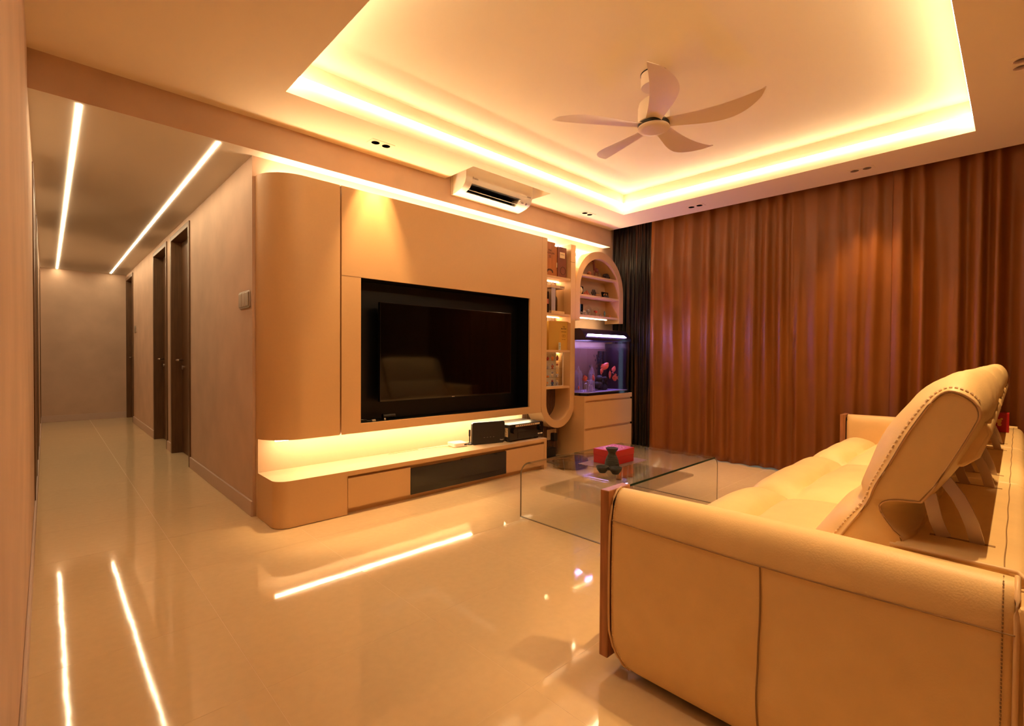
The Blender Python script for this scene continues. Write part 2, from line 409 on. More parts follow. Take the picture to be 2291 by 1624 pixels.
# baseboards
struct('baseboard_left', B(XL, XL+0.010, YR, YE, 0, 0.10), 'skirt', 'pinkish skirting along the left wall', bevel=0.003)
struct('baseboard_back', B(XL, XW, YE-0.012, YE, 0, 0.10), 'skirt', 'pinkish skirting at the corridor end', bevel=0.003)
segs = [(YF-0.005, DR[0][0]), (DR[0][1], DR[1][0]), (DR[1][1], DR[2][0])]
for k, (a, b_) in enumerate(segs):
    struct('baseboard_right', B(XW-0.012, XW+0.002, a+0.001, b_-0.001, 0, 0.10), 'skirt', ['skirting between the cabinet corner and the nearest corridor door', 'short skirting between the two nearer corridor doors', 'skirting before the far corridor door'][k], bevel=0.003)

# ------------------------------------------------------------------ doors
def door(idx, a, b_, label, side=1):
    # side 1: right wall (faces -x) ; -1: left wall (faces +x)
    x = XW if side == 1 else XL
    s_ = 1 if side == 1 else -1
    d = struct('door_%d' % idx, MB().box(*sorted((x+s_*0.086, x+s_*0.126)), a+0.045, b_-0.045, 0.006, DH-0.05), 'door', label)
    fw_ = 0.05
    for nm, y0, y1, z0, z1 in (('jamb', a, a+fw_, 0, DH), ('jamb', b_-fw_, b_, 0, DH), ('lintel', a+fw_, b_-fw_, DH-fw_, DH)):
        obj(nm, B(*sorted((x-s_*0.012, x+s_*0.128)), y0, y1, z0, z1), 'door', d, bevel=0.003)
    if side == 1:
        yh = b_-0.105; xh = x+0.086
        h = obj('handle', MB().tube([(xh, yh, 1.0), (xh-0.055, yh, 1.0), (xh-0.06, yh-0.01, 1.0), (xh-0.06, yh-0.12, 1.0)], 0.009, 8), 'chrome', d, smooth=True)
        obj('lock', MB().tube([(xh, yh, 0.92), (xh-0.012, yh, 0.92)], 0.022, 12), 'chrome', d, auto=40)
    return d
door(1, *DR[0], 'brown wooden door nearest the living room on the right of the corridor')
door(2, *DR[1], 'brown wooden door with lever handle, second on the right of the corridor')
door(3, *DR[2], 'brown wooden door at the far end of the corridor')
# left wall doors: frames proud of the wall, leaves set in shallow recess
for k, (a, b_) in enumerate(((4.45, 5.37), (6.13, 7.05), (9.25, 10.17))):
    d = struct('door_%d' % (4+k), B(XL-0.001, XL+0.003, a+0.05, b_-0.05, 0.004, DH-0.05), 'door', ['brown door nearest on the left corridor wall', 'second brown door on the left corridor wall', 'last brown door on the left corridor wall'][k])
    for nm, y0, y1, z0, z1 in (('jamb', a, a+0.05, 0, DH), ('jamb', b_-0.05, b_, 0, DH), ('lintel', a+0.05, b_-0.05, DH-0.05, DH)):
        obj(nm, B(XL-0.001, XL+0.006, y0, y1, z0, z1), 'door', d, bevel=0.002)

# ------------------------------------------------------------------ light lines
def strip(name, mbx, m, label, group=None):
    o = obj(name, mbx, m, at=Vector(mbx.v[0])); return tag(o, label, 'light strip', group)
lz0, lz1, pr = 2.657, 2.671, 0.0155
def cove(axis, pos, sgn, a0, a1, label):
    # slim white profile on the recess face; the diffuser covers its front and underside
    t = thing('light_strip', label, 'light strip', ((a0+a1)/2, pos, lz0) if axis == 1 else (pos, (a0+a1)/2, lz0), 'light lines of the ceiling recess')
    def q(d0, d1, z0, z1):
        lo, hi = sorted((pos+sgn*d0, pos+sgn*d1))
        return B(a0, a1, lo, hi, z0, z1) if axis == 1 else B(lo, hi, a0, a1, z0, z1)
    obj('profile', q(0, pr-0.003, lz0+0.0025, lz1), 'white_plastic', t)
    d = q(pr-0.003, pr, lz0, lz1-0.001); e = q(0, pr-0.003, lz0, lz0+0.0025); d.add(e.v, e.f)
    obj('diffuser', d, 'led_cove', t)
cove(1, CY1, -1, CX0, CX1, 'warm light line in the ceiling recess above the television wall')
cove(0, CX1, -1, CY0+pr, CY1-pr-0.001, 'warm light line in the ceiling recess along the curtains')
cove(0, CX0, 1, CY0+pr, CY1-pr-0.001, 'warm light line in the ceiling recess nearest the corridor')
cove(1, CY0, 1, CX0, CX1, 'warm light line in the ceiling recess above the sofa')
strip('light_strip', B(0.125, 0.143, 3.40, 10.27, ZH-0.003, ZH+0.001), 'led_hall', 'left of the two light lines in the corridor ceiling', 'corridor light lines')
strip('light_strip', B(0.762, 0.780, 3.40, 10.22, ZH-0.003, ZH+0.001), 'led_hall', 'right of the two light lines in the corridor ceiling', 'corridor light lines')

# ------------------------------------------------------------------ downlights
def downlight(x, y, d, label, watts, cone):
    t = thing('downlight', label, 'downlight', (x, y, ZC), 'twin recessed downlights')
    hx, hy = (0.0875, 0.046) if d == 0 else (0.046, 0.0875)
    cs = [(x-0.041, y), (x+0.041, y)] if d == 0 else [(x, y-0.041), (x, y+0.041)]
    # plate: square with two round holes, built as two ringed cells
    mb = MB()
    for c in cs:
        n = 32; outer = []; inner = []
        bx, by = (0.04375, 0.046) if d == 0 else (0.046, 0.04375)
        ox = c[0]+math.copysign(0.00275, c[0]-x) if d == 0 else x
        oy = c[1]+math.copysign(0.00275, c[1]-y) if d == 1 else y
        for k in range(n):
            a = 2*PI*k/n+PI/4; ca, sa = math.cos(a), math.sin(a); q = max(abs(ca), abs(sa))
            outer.append((ox+bx*ca/q, oy+by*sa/q)); inner.append((c[0]+0.029*ca, c[1]+0.029*sa))
        mb.ring(outer, inner, ZC-0.002, ZC+0.002, axis=2)
    obj('plate', mb, 'paint', t)
    for c in cs:
        prof = [(0.033, ZC-0.0035), (0.031, ZC-0.0045), (0.0285, ZC-0.004), (0.0285, ZC+0.004), (0.020, ZC+0.055)]
        obj('rim', MB().lathe(prof[:3], *c, 24, cap=False), 'paint', t, auto=40)
        obj('reflector', MB().lathe(prof[2:], *c, 24, cap=False), 'cup_black', t, smooth=True)
        obj('lens', MB().lathe([(0.001, ZC+0.053), (0.021, ZC+0.053)], *c, 20, cap=False), 'lens', t)
    if watts > 0:
        for c in cs:
            ld = bpy.data.lights.new('downlight_beam', 'SPOT'); ld.energy = watts/2; ld.color = SPOT_C; ld.spot_size = math.radians(cone); ld.spot_blend = 0.55; ld.shadow_soft_size = 0.008
            lo = bpy.data.objects.new('downlight_beam', ld); C.objects.link(lo); lo.parent = t; lo.location = (c[0]-x, c[1]-y, 0.046)
for (x, y, d), lab, wt in zip(DL, ['twin downlight above the tall curved cabinet side of the television wall', 'twin downlight near the arched cabinet corner', 'twin downlight by the curtain nearest the arched cabinet', 'twin downlight by the middle of the rust curtain', 'twin downlight cut by the right edge of the photo', 'twin downlight over the near end of the sofa back, above the photo'], [SPOT_W*2.6, SPOT_W*0.5, SPOT_W, SPOT_W, SPOT_W*2.1, SPOT_W*2.1]):
    downlight(x, y, d, lab, wt, 44 if y > 1 else 74)

# ------------------------------------------------------------------ built-in television wall
YP = 3.245                                # front plane of the upper cabinets
ZT, ZB = 2.235, 0.512
R_ = 0.232
# tall curved cabinet
t = thing('curved_cabinet', 'tall champagne cabinet with rounded left corner beside the corridor', 'cabinet', (1.2, 3.36, ZB))
poly = [(0.998, YF-0.002)]+[(0.998+R_-R_*math.cos(math.radians(a))*1.0, (YF-0.002)-R_*math.sin(math.radians(a))) for a in range(4, 91, 4)]+[(0.998+R_, YF-0.002-R_), (1.468, YF-0.002-R_), (1.468, YF-0.002)]
obj('body', MB().prism(poly, ZB, ZT), 'lam', t, auto=30)
# feature panel with black recess
RX0, RX1, RZ0, RZ1 = 1.622, 3.352, 0.577, 1.619
t = thing('media_wall', 'wide champagne wall panel framing the black television recess', 'wall panel', (2.5, 3.36, ZB))
PX0, PX1 = 1.479, 3.516
outer = [(PX0, ZB), (PX1, ZB), (PX1, ZT), (PX0, ZT)]; inner = [(RX0, RZ0), (RX1, RZ0), (RX1, RZ1), (RX0, RZ1)]
obj('front_panel', MB().ring(outer, inner, YP, YP+0.018, axis=1), 'lam', t)
obj('carcass', B(PX0, PX0+0.018, YP+0.018, YF-0.002, ZB, ZT).box(PX1-0.018, PX1, YP+0.018, YF-0.002, ZB, ZT).box(PX0, PX1, YP+0.018, YF-0.002, ZT-0.018, ZT).box(PX0, PX1, YP+0.018, YF-0.002, ZB, ZB+0.018), 'lam', t)
bx = MB()
ro = [(RX0, RZ0), (RX1, RZ0), (RX1, RZ1), (RX0, RZ1)]
bx.ring([(RX0-0.01, RZ0-0.01), (RX1+0.01, RZ0-0.01), (RX1+0.01, RZ1+0.01), (RX0-0.01, RZ1+0.01)], ro, YP+0.0181, 3.44, axis=1)
bx.box(RX0, RX1, 3.43, 3.44, RZ0, RZ1)
obj('recess', bx, 'black', t, label='matt black recess lining')
obj('seam', B(PX0, RX0, YP-0.0006, YP+0.001, RZ1+0.0, RZ1+0.0012), 'lam_dark', t)
# led strips (continuous under and over the cabinets)
strip('light_strip', B(1.08, 4.02, 3.415, 3.427, ZT+0.001, ZT+0.010), 'led_top', 'hidden light line on top of the wall cabinets washing the beam')
strip('light_strip', B(4.05, 4.82, 3.462, 3.474, ZT+0.006, ZT+0.014), 'led_top', 'hidden light line on the wall behind the top of the arched cabinet')
strip('light_strip', B(1.07, 3.44, 3.318, 3.332, ZB-0.009, ZB-0.001), 'led_niche', 'hidden light line under the wall cabinets lighting the bench top')

# low bench
t = thing('media_bench', 'low champagne media bench with rounded left corner under the television', 'bench', (2.2, 3.26, 0))
BX0, BX1, BYF, BYB, BZ = 0.995, 3.419, 3.078, 3.431, 0.292
rb = 0.085
corner = [(BX0, BYB)]+[(BX0, BYF+rb)]+arc(BX0+rb, BYF+rb, rb, 180, 270, 12)[1:]
obj('rounded_end', MB().prism(corner+[(1.445, BYF), (1.445, BYB)], 0.003, 0.2905), 'lam', t, auto=30)
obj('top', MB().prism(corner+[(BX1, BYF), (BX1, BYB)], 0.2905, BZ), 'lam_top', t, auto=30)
obj('top_rail', B(1.445, BX1-0.036, BYF, BYB, 0.261, 0.2905), 'lam', t)
obj('end_panel', B(BX1-0.036, BX1, BYF, BYB, 0.0, 0.2905), 'lam', t)
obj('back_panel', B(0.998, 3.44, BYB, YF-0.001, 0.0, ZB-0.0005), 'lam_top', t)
obj('plinth', B(1.445, BX1-0.036, BYF+0.045, BYF+0.06, 0.0, 0.05), 'lam', t)
obj('inner_shadow_gap', B(1.445, BX1-0.036, BYF+0.03, BYF+0.05, 0.045, 0.261), 'lam', t)
for nm, x0, x1, mm, zz in (('drawer', 1.449, 1.929, 'lam', 0.243), ('drawer', 2.897, 3.381, 'lam', 0.240)):
    obj(nm, B(x0, x1, BYF, BYF+0.02, 0.044, zz), mm, t)
obj('glass_flap', B(1.932, 2.404, BYF-0.001, BYF+0.018, 0.041, 0.233), 'black_glass', t, label='tinted black glass flap')
obj('glass_flap', B(2.4055, 2.894, BYF+0.001, BYF+0.018, 0.041, 0.237), 'black_glass', t, label='tinted black glass flap')
obj('cable_slot', B(1.93, 2.53, 3.396, 3.402, BZ, BZ+0.0008), 'lam_dark', t)

# television
t = thing('television', 'large black television hung in the black recess', 'television', (2.48, 3.36, 0.72))
tx0, tx1, tz0, tz1 = 1.803, 3.158, 0.717, 1.465
obj('body', B(tx0+0.02, tx1-0.02, 3.335, 3.37, tz0+0.02, tz1-0.02), 'black_plastic', t, bevel=0.004)
obj('bezel', B(tx0, tx1, 3.301, 3.335, tz0, tz1), 'black_gloss', t, bevel=0.002)
obj('screen', B(tx0+0.007, tx1-0.007, 3.2995, 3.302, tz0+0.014, tz1-0.007), 'screen', t)
obj('logo_plate', B(2.468, 2.497, 3.2985, 3.301, tz0+0.003, tz0+0.008), 'steel', t)
obj('wall_mount', B(2.2, 2.76, 3.37, 3.43, 0.95, 1.25), 'black_plastic', t)
# small things on the recess floor
t = thing('cable', 'black cable coil lying at the left end of the television recess', 'cable', (1.67, 3.33, RZ0))
obj('cord', MB().tube([(1.63+0.035*math.cos(a/4)*1.2+0.03, 3.32+0.03*math.sin(a/4), RZ0+0.006+0.012*abs(math.sin(a/9))) for a in range(0, 40)]+[(1.71, 3.31, RZ0+0.006), (1.735, 3.30, RZ0+0.006)], 0.004, 6), 'black_plastic', t, smooth=True)
obj('connector', B(1.735, 1.765, 3.292, 3.308, RZ0, RZ0+0.014), 'steel', t, bevel=0.002)
t = thing('media_stick', 'small black cylinder gadget on the television recess floor', 'gadget', (1.87, 3.31, RZ0))
obj('body', MB().tube([(1.83, 3.31, RZ0+0.03), (1.93, 3.31, RZ0+0.03)], 0.018, 14), 'black_gloss', t, auto=40)
obj('foot', B(1.835, 1.85, 3.295, 3.325, RZ0, RZ0+0.016), 'steel', t, bevel=0.002)

# U shaped display shelf (stadium open at the top)
UX0, UX1, UM = 3.5185, 4.038, 0.075
ucx, ur = (UX0+UX1)/2, (UX1-UX0)/2; uzc = 0.335+ur
t = thing('display_shelf', 'tall narrow display shelf with rounded bottom and lit compartments', 'shelf', (ucx, 3.36, 0.335))
out = [(UX0, ZT)]+arc(ucx, uzc, ur, 180, 360, 32)+[(UX1, ZT)]
inn = [(UX0+UM, ZT)]+arc(ucx, uzc, ur-UM, 180, 360, 32)+[(UX1-UM, ZT)]
obj('frame', MB().ring(out, inn, YP, YF-0.03, axis=1, closed=False), 'lam', t, auto=30)
ush = [1.878, 1.503, 1.130, 0.757]
for z in ush:
    obj('shelf_board', B(UX0+UM, UX1-UM, YP+0.008, YF-0.031, z-0.022, z), 'lam', t, bevel=0.001)
for z in ush[:3]:
    obj('shelf_light', B(UX0+UM+0.02, UX1-UM-0.005, 3.405, 3.42, z-0.029, z-0.0225), 'led_shelf', t)
# fluted walnut panel behind the shelf down to the floor
sl = MB(); x = 3.445
sl.box(3.445, 4.022, YF-0.012, YF-0.001, 0.0, 1.86)
while x < 4.01:
    sl.box(x, x+0.014, YF-0.028, YF-0.012, 0.0, 1.86); x += 0.024
tag(obj('fluted_panel', sl, 'slat', at=(3.7, YF, 0)), 'dark walnut panel of fine vertical flutes behind the display shelf', 'wall panel')

# arched cabinet
AX0, AX1, AM = 4.0395, 4.933, 0.079
acx, ar = (AX0+AX1)/2, (AX1-AX0)/2; azc = 2.233-ar; AZB = 1.452
t = thing('arched_cabinet', 'champagne wall cabinet with arched top and open shelves above the aquarium', 'cabinet', (acx, 3.36, AZB))
out = [(AX0, AZB)]+arc(acx, azc, ar, 180, 0, 32)+[(AX1, AZB)]
inn = [(AX0+AM, AZB)]+arc(acx, azc, ar-AM, 180, 0, 32)+[(AX1-AM, AZB)]
obj('frame', MB().ring(out, inn, YP, YF-0.03, axis=1, closed=False), 'lam', t, auto=30)
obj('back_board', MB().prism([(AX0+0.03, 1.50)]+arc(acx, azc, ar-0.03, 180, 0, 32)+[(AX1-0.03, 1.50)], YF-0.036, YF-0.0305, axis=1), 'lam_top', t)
ash = [1.957, 1.738, 1.517]
for k, z in enumerate(ash):
    hw = ar-AM if z < azc else math.sqrt((ar-AM)**2-(z-0.01-azc)**2)
    obj('shelf_board', B(acx-hw-0.004, acx+hw+0.004, YP+0.008, YF-0.036, z-0.022, z), 'lam', t, bevel=0.001)
obj('shelf_light', B(4.15, 4.74, 3.34, 3.352, 1.488, 1.4945), 'led_shelf', t)
for z0, z1 in ((1.75, 1.86), (1.53, 1.66)):
    obj('mirror_panel', B(4.125, 4.42, YF-0.040, YF-0.0365, z0, z1), 'mirror', t, label='dark mirrored back panel')

# aquarium cabinet
QX0, QX1, QY, QZ = 4.026, 4.92, 3.105, 0.652
t = thing('aquarium_cabinet', 'champagne two-drawer cabinet carrying the aquarium', 'cabinet', (4.47, 3.29, 0))
obj('body', B(QX0, QX1, QY+0.02, YF-0.002, 0.0, QZ-0.05).box(QX0, QX1, QY, YF-0.002, QZ-0.05, QZ).box(QX0, QX0+0.018, QY, QY+0.02, 0, QZ-0.05), 'lam', t)
for z0, z1 in ((0.313, 0.582), (0.02, 0.289)):
    obj('drawer', B(QX0+0.019, QX1, QY, QY+0.0195, z0, z1), 'lam', t, bevel=0.001)

# ------------------------------------------------------------------ aquarium
TX0, TX1, TYF, TYB, TZ0, TZ1 = 3.955, 4.868, 3.112, 3.45, 0.675, 1.238
def tankpoly(o=0.0, x0=4.045):
    return [(4.042-o, TYB), (4.042-o, 3.17-o*0.6), (4.075-o*0.4, TYF-o), (TX1-0.02+o*0.4, TYF-o), (TX1+o, 3.15-o*0.6), (TX1+o, TYB)]
t = thing('aquarium', 'glass aquarium with black rim glowing violet on the drawer cabinet', 'aquarium', (4.45, 3.28, QZ))
obj('base_rim', MB().prism(tankpoly(0.006), QZ+0.001, TZ0+0.004), 'black_gloss', t)
ins = tankpoly(-0.006)
obj('tank_wall', MB().ring(tankpoly(0.0), ins, TZ0+0.004, TZ1, axis=2), 'tank_glass', t)
obj('water', MB().prism(tankpoly(-0.007), TZ0+0.012, 1.165), 'water', t)
obj('sand_bed', MB().prism(tankpoly(-0.008), TZ0+0.005, TZ0+0.011), 'sand', t)
obj('back_sheet', B(4.06, TX1-0.004, TYB-0.012, TYB-0.008, TZ0+0.012, TZ1-0.08), 'tankback', t, label='brown sheet painted as the room reflected in the back glass')  # flat brown stands in for the room's reflection in the back glass
obj('added_dark_sheet', B(TX1+0.001, TX1+0.003, 3.16, TYB, TZ0+0.012, TZ1-0.02), 'sofa_dark', t)  # added dark sheet, covers the lit wall strip beyond the right glass
obj('filter', B(4.06, 4.16, TYB-0.05, TYB-0.014, 0.80, 1.15), 'black_plastic', t, bevel=0.006)
obj('filter', B(4.70, 4.74, TYB-0.05, TYB-0.014, 0.75, 1.13), 'black_plastic', t, bevel=0.006)
obj('filter', B(4.79, 4.84, TYB-0.05, TYB-0.014, 0.75, 1.13), 'black_plastic', t, bevel=0.006)
# lid : sloped front hood
hood = [(3.10, 1.238), (3.098, 1.262), (3.165, 1.352), (3.18, 1.362), (3.44, 1.362), (3.46, 1.35), (3.46, 1.238)]
hb = MB().ring(hood, [((a-3.3)*0.93+3.3, (z-1.238)*0.90+1.238) for a, z in hood], 4.036, TX1+0.012, axis=0, closed=False)
hb.prism(hood, 4.032, 4.038, axis=0).prism(hood, TX1+0.008, TX1+0.014, axis=0)
obj('hood', hb, 'lid', t, auto=30)
d0 = Vector((0, 3.112, 1.281)); d1 = Vector((0, 3.140, 1.318)); nrm = Vector((0, -0.80, 0.60))*0.004
mbs = MB()
for xx0, xx1 in ((4.07, 4.80),):
    q = [(xx0, *(d0+nrm)[1:]), (xx1, *(d0+nrm)[1:]), (xx1-0.03, *(d0+nrm+(d1-d0)*0.55)[1:]), (xx0+0.03, *(d0+nrm+(d1-d0)*0.55)[1:])]
    q2 = [(a, b_+0.004, c-0.003) for a, b_, c in q]
    mbs.add(q+q2, [(0, 1, 2, 3), (7, 6, 5, 4), (0, 4, 5, 1), (1, 5, 6, 2), (2, 6, 7, 3), (3, 7, 4, 0)])
obj('light_bar', mbs, 'led_tank', t, label='glowing violet light bar')
obj('inner_lamp', B(4.10, 4.82, 3.24, 3.27, 1.262, 1.267), emis('tank_inner_led', (0.60, 0.42, 1.0), 11.0), t)
# crystal ornaments
def tower(x, y, h, r, label):
    o = thing('crystal_tower', label, 'ornament', (x, y, TZ0+0.011))
    b0 = MB(); rnd = random.Random(int(x*1000))
    for k in range(7):
        a = k*0.9; rr = r*0.62 if k else 0; hh = h*(1.0 if k == 0 else 0.5+0.4*rnd.random()); px, py = x+rr*math.cos(a), y+rr*math.sin(a); q = r*0.42
        b0.lathe([(q, TZ0+0.011), (q*0.9, TZ0+0.011+hh*0.5), (q*0.75, TZ0+0.011+hh*0.75), (q*0.9, TZ0+0.011+hh*0.8), (q*0.25, TZ0+0.011+hh)], px, py, 7)
    obj('spires', b0, 'crystal', o, auto=20)
    obj('foot', MB().lathe([(r*1.3, TZ0+0.011), (r*1.25, TZ0+0.02), (r*0.9, TZ0+0.026)], x, y, 12), 'crystal', o, auto=30)
tower(4.17, 3.30, 0.28, 0.045, 'clear crystal tower at the left back of the aquarium')
tower(4.35, 3.26, 0.29, 0.036, 'tall clear crystal tower in the middle of the aquarium')
o = thing('crystal_castle', 'clear crystal castle with arched gate at the aquarium front', 'ornament', (4.21, 3.19, TZ0+0.011))
z0 = TZ0+0.011
b0 = MB()
for dx, hh, q in ((-0.05, 0.10, 0.016), (-0.02, 0.13, 0.014), (0.02, 0.13, 0.014), (0.05, 0.13, 0.017)):
    b0.lathe([(q, z0), (q, z0+hh*0.8), (q*1.15, z0+hh*0.82), (q*1.1, z0+hh*0.9), (0.003, z0+hh)], 4.21+dx, 3.19, 10)
obj('turrets', b0, 'crystal', o, auto=25)
obj('gate', MB().ring(arc(4.21, z0+0.045, 0.035, 0, 180, 10)+[(4.175, z0), (4.245, z0)][0:2], arc(4.21, z0+0.045, 0.022, 0, 180, 10)+[(4.188, z0), (4.232, z0)], 3.165, 3.175, axis=1), 'crystal', o, auto=25)
o = thing('weed_rock', 'dark planted rock on the right side of the aquarium', 'ornament', (4.56, 3.30, z0))
b0 = MB(); rnd = random.Random(5)
for k in range(16): b0.ball((4.56+rnd.uniform(-0.09, 0.10), 3.30+rnd.uniform(-0.05, 0.05), z0+rnd.uniform(0.03, 0.13)), rnd.uniform(0.025, 0.045), 8, 6)
obj('rock', b0, 'plant', o, smooth=True)
b0 = MB()
for k in range(26):
    x0 = 4.60+rnd.uniform(-0.1, 0.1); y0 = 3.34+rnd.uniform(-0.03, 0.05); zz = z0+0.1+rnd.uniform(0, 0.28); a = rnd.uniform(0, 6.28); l = rnd.uniform(0.03, 0.05)
    c, s_ = math.cos(a), math.sin(a)
    b0.add([(x0, y0, zz), (x0+l*c*0.5-0.008*s_, y0+l*s_*0.2, zz+l*0.5+0.012*c), (x0+l*c, y0+l*s_*0.3, zz+l*0.9), (x0+l*c*0.5+0.008*s_, y0+l*s_*0.2+0.004, zz+l*0.5-0.012*c)], [(0, 1, 2, 3)])
b0.tube([(4.60, 3.35, z0+0.1), (4.61, 3.36, z0+0.25), (4.58, 3.36, z0+0.40)], 0.006, 6)
tag(obj('leaves', b0, 'plant', o), kind='stuff')
def fish(x, y, z, l, ang, tilt, label):
    o = thing('parrot_fish', label, 'fish', (x, y, z), 'coral red fish in the aquarium')
    b0 = MB()
    prof = [(-0.5, 0.03), (-0.42, 0.14), (-0.25, 0.27), (0.0, 0.33), (0.2, 0.27), (0.36, 0.14), (0.44, 0.08)]
    n = 10
    def f(i, j):
        u, r_ = prof[i]; a = 2*PI*j/(n-1)
        return (x+l*u, y+l*r_*0.42*math.sin(a), z+l*r_*math.cos(a))
    b0.grid(len(prof), n, f)
    ob = obj('body', b0, 'fish', o, smooth=True)
    f2 = MB().add([(x+l*0.42, y, z+l*0.07), (x+l*0.68, y+0.002, z+l*0.24), (x+l*0.60, y, z), (x+l*0.68, y-0.002, z-l*0.24), (x+l*0.42, y, z-l*0.07)], [(0, 1, 2, 3, 4)])
    obj('tail_fin', f2, 'fin', o)
    f3 = MB().add([(x-l*0.2, y, z+l*0.27), (x+l*0.05, y+0.001, z+l*0.46), (x+l*0.42, y, z+l*0.34), (x+l*0.25, y, z+l*0.22)], [(0, 1, 2, 3)])
    obj('dorsal_fin', f3, 'fish', o)
    obj('eye', MB().ball((x-l*0.36, y-l*0.085, z+l*0.06), l*0.035, 8, 5).ball((x-l*0.36, y+l*0.085, z+l*0.06), l*0.035, 8, 5), 'black_gloss', o)
    o.rotation_euler = (0, tilt, ang)
for a in ((4.13, 3.18, 0.83, 0.10, 1.2, 0.3, 'coral fish leftmost in the aquarium beside the crystal castle'),
          (4.265, 3.17, 0.835, 0.09, 0.9, -0.6, 'coral fish just above the crystal castle'),
          (4.455, 3.2, 0.905, 0.10, 0.4, -0.7, 'coral fish left in the cluster over the rock'),
          (4.525, 3.2, 0.955, 0.105, 2.2, 0.9, 'uppermost coral fish of the cluster over the rock'),
          (4.57, 3.17, 0.865, 0.105, 0.6, -1.1, 'lower coral fish of the cluster over the rock'),
          (4.64, 3.15, 0.825, 0.115, 0.1, 0.0, 'largest coral fish in side view right of the cluster'),
          (4.72, 3.22, 0.92, 0.08, 1.4, 1.2, 'rightmost coral fish pointing up near the black filter')):
    fish(*a)
fish(4.075, 3.22, 0.735, 0.055, 0.8, -0.6, 'small coral fish low at the left glass of the aquarium')

# ------------------------------------------------------------------ things in the display shelf
def carton(name, x0, x1, y0, y1, z0, z1, m, label, group='presentation boxes on the display shelf'):
    o = thing(name, label, 'box', ((x0+x1)/2, (y0+y1)/2, z0), group); obj('carton', B(x0, x1, y0, y1, z0, z1), m, o, bevel=0.002); return o
z = ush[0]
o = carton('spirit_box', 3.602, 3.762, 3.29, 3.42, z, z+0.345, 'wood_box', 'tall cherry wood spirit box printed 25 on the top shelf')
yf = 3.289
text('print', 'THE\nMACALLAN', 0.026, (3.682, yf, z+0.245), 'ink', o); text('print', '25', 0.036, (3.682, yf, z+0.195), 'ink', o)
text('print', 'YEARS OLD', 0.014, (3.682, yf, z+0.165), 'ink', o)
obj('crest', MB().lathe([(0.004, 0), (0.016, 0)], 0, 0, 10, cap=False), 'ink', o)
cr = o.children[-1]; cr.data.transform(Matrix.Translation((3.682-o.location.x, yf-o.location.y, z+0.292-o.location.z)) @ Matrix.Rotation(PI/2, 4, 'X'))
eb = MB()
for k in range(7):
    a = PI*k/6; eb.box(3.682+0.04*math.cos(a)-0.007, 3.682+0.04*math.cos(a)+0.007, yf-0.0006, yf+0.001, z+0.035+0.022*math.sin(a), z+0.052+0.022*math.sin(a))
obj('emblem', eb, 'ink', o)
o = carton('spirit_box', 3.805, 3.942, 3.29, 3.42, z, z+0.318, 'brown_box', 'oxblood spirit box with a cream label on the top shelf')
obj('label_plate', B(3.835, 3.915, yf, yf+0.002, z+0.205, z+0.265), 'label', o)
text('print', 'SCOTCH', 0.014, (3.875, yf-0.0005, z+0.24), 'ink', o)
obj('medallion', MB().ring([(3.885+0.042*math.cos(a*PI/12), z+0.075+0.042*math.sin(a*PI/12)) for a in range(24)], [(3.885+0.038*math.cos(a*PI/12), z+0.075+0.038*math.sin(a*PI/12)) for a in range(24)], yf-0.0008, yf+0.001, axis=1), 'ink', o)
obj('spine', B(3.768, 3.8045, 3.30, 3.42, z, z+0.315), 'wood_box', o, bevel=0.002)
obj('clasp', B(3.792, 3.803, 3.297, 3.301, z+0.10, z+0.15), 'label', o)
z = ush[1]
o = carton('spirit_box', 3.598, 3.660, 3.28, 3.40, z, z+0.215, 'black_gloss', 'black spirit box at the left of the second shelf')
obj('picture', B(3.603, 3.655, 3.2785, 3.281, z+0.09, z+0.14), 'terracotta', o)
o = thing('bottle_case', 'pine-topped clear case holding a dark bottle on the second shelf', 'case', (3.80, 3.34, z))
obj('case_base', B(3.70, 3.905, 3.28, 3.40, z, z+0.028), 'pine', o, bevel=0.002)
obj('case_top', B(3.69, 3.905, 3.28, 3.40, z+0.262, z+0.290), 'pine', o, bevel=0.002)
text('print', 'RESERVE', 0.016, (3.86, 3.2795, z+0.276), 'ink', o)
obj('etched_side', B(3.705, 3.765, 3.285, 3.289, z+0.028, z+0.262), 'grey', o)
obj('clear_side', B(3.77, 3.90, 3.285, 3.289, z+0.028, z+0.262), 'acrylic', o)
obj('bottle', MB().lathe([(0.03, z+0.028), (0.034, z+0.035), (0.034, z+0.15), (0.028, z+0.175), (0.013, z+0.19), (0.012, z+0.235), (0.015, z+0.237), (0.015, z+0.255)], 3.81, 3.34, 18), 'amber', o, smooth=True)
z = ush[2]
o = thing('spirit_box', 'mustard gold spirit box printed 21 on the third shelf', 'box', (3.86, 3.34, z), 'presentation boxes on the display shelf')
obj('carton', MB().prism([(3.735, 3.42), (3.735, 3.345), (3.835, 3.285), (3.98, 3.285), (3.98, 3.42)][:3]+[(3.963, 3.285), (3.963, 3.42)], z, z+0.300), 'gold_box', o, bevel=0.001)
yf = 3.2845
text('print', 'THE\nBALVENIE', 0.020, (3.90, yf, z+0.232), 'ink', o); text('print', 'PORTWOOD', 0.013, (3.90, yf, z+0.19), 'ink', o)
text('print', '21', 0.024, (3.90, yf, z+0.148), 'ink', o); text('print', 'AGED 21 YEARS', 0.008, (3.90, yf, z+0.11), 'ink', o)
obj('roundel', MB().ring([(3.90+0.026*math.cos(a*PI/12), z+0.148+0.016*math.sin(a*PI/12)) for a in range(24)], [(3.90+0.0245*math.cos(a*PI/12), z+0.148+0.0145*math.sin(a*PI/12)) for a in range(24)], yf-0.0008, yf+0.001, axis=1), 'ink', o)
o2 = tag(obj('price_tag', B(3.795, 3.828, 3.262, 3.264, z, z+0.078), 'paper_blue', at=(3.81, 3.263, z)), 'pale blue paper tag propped against the gold box', 'tag')
tl = MB()
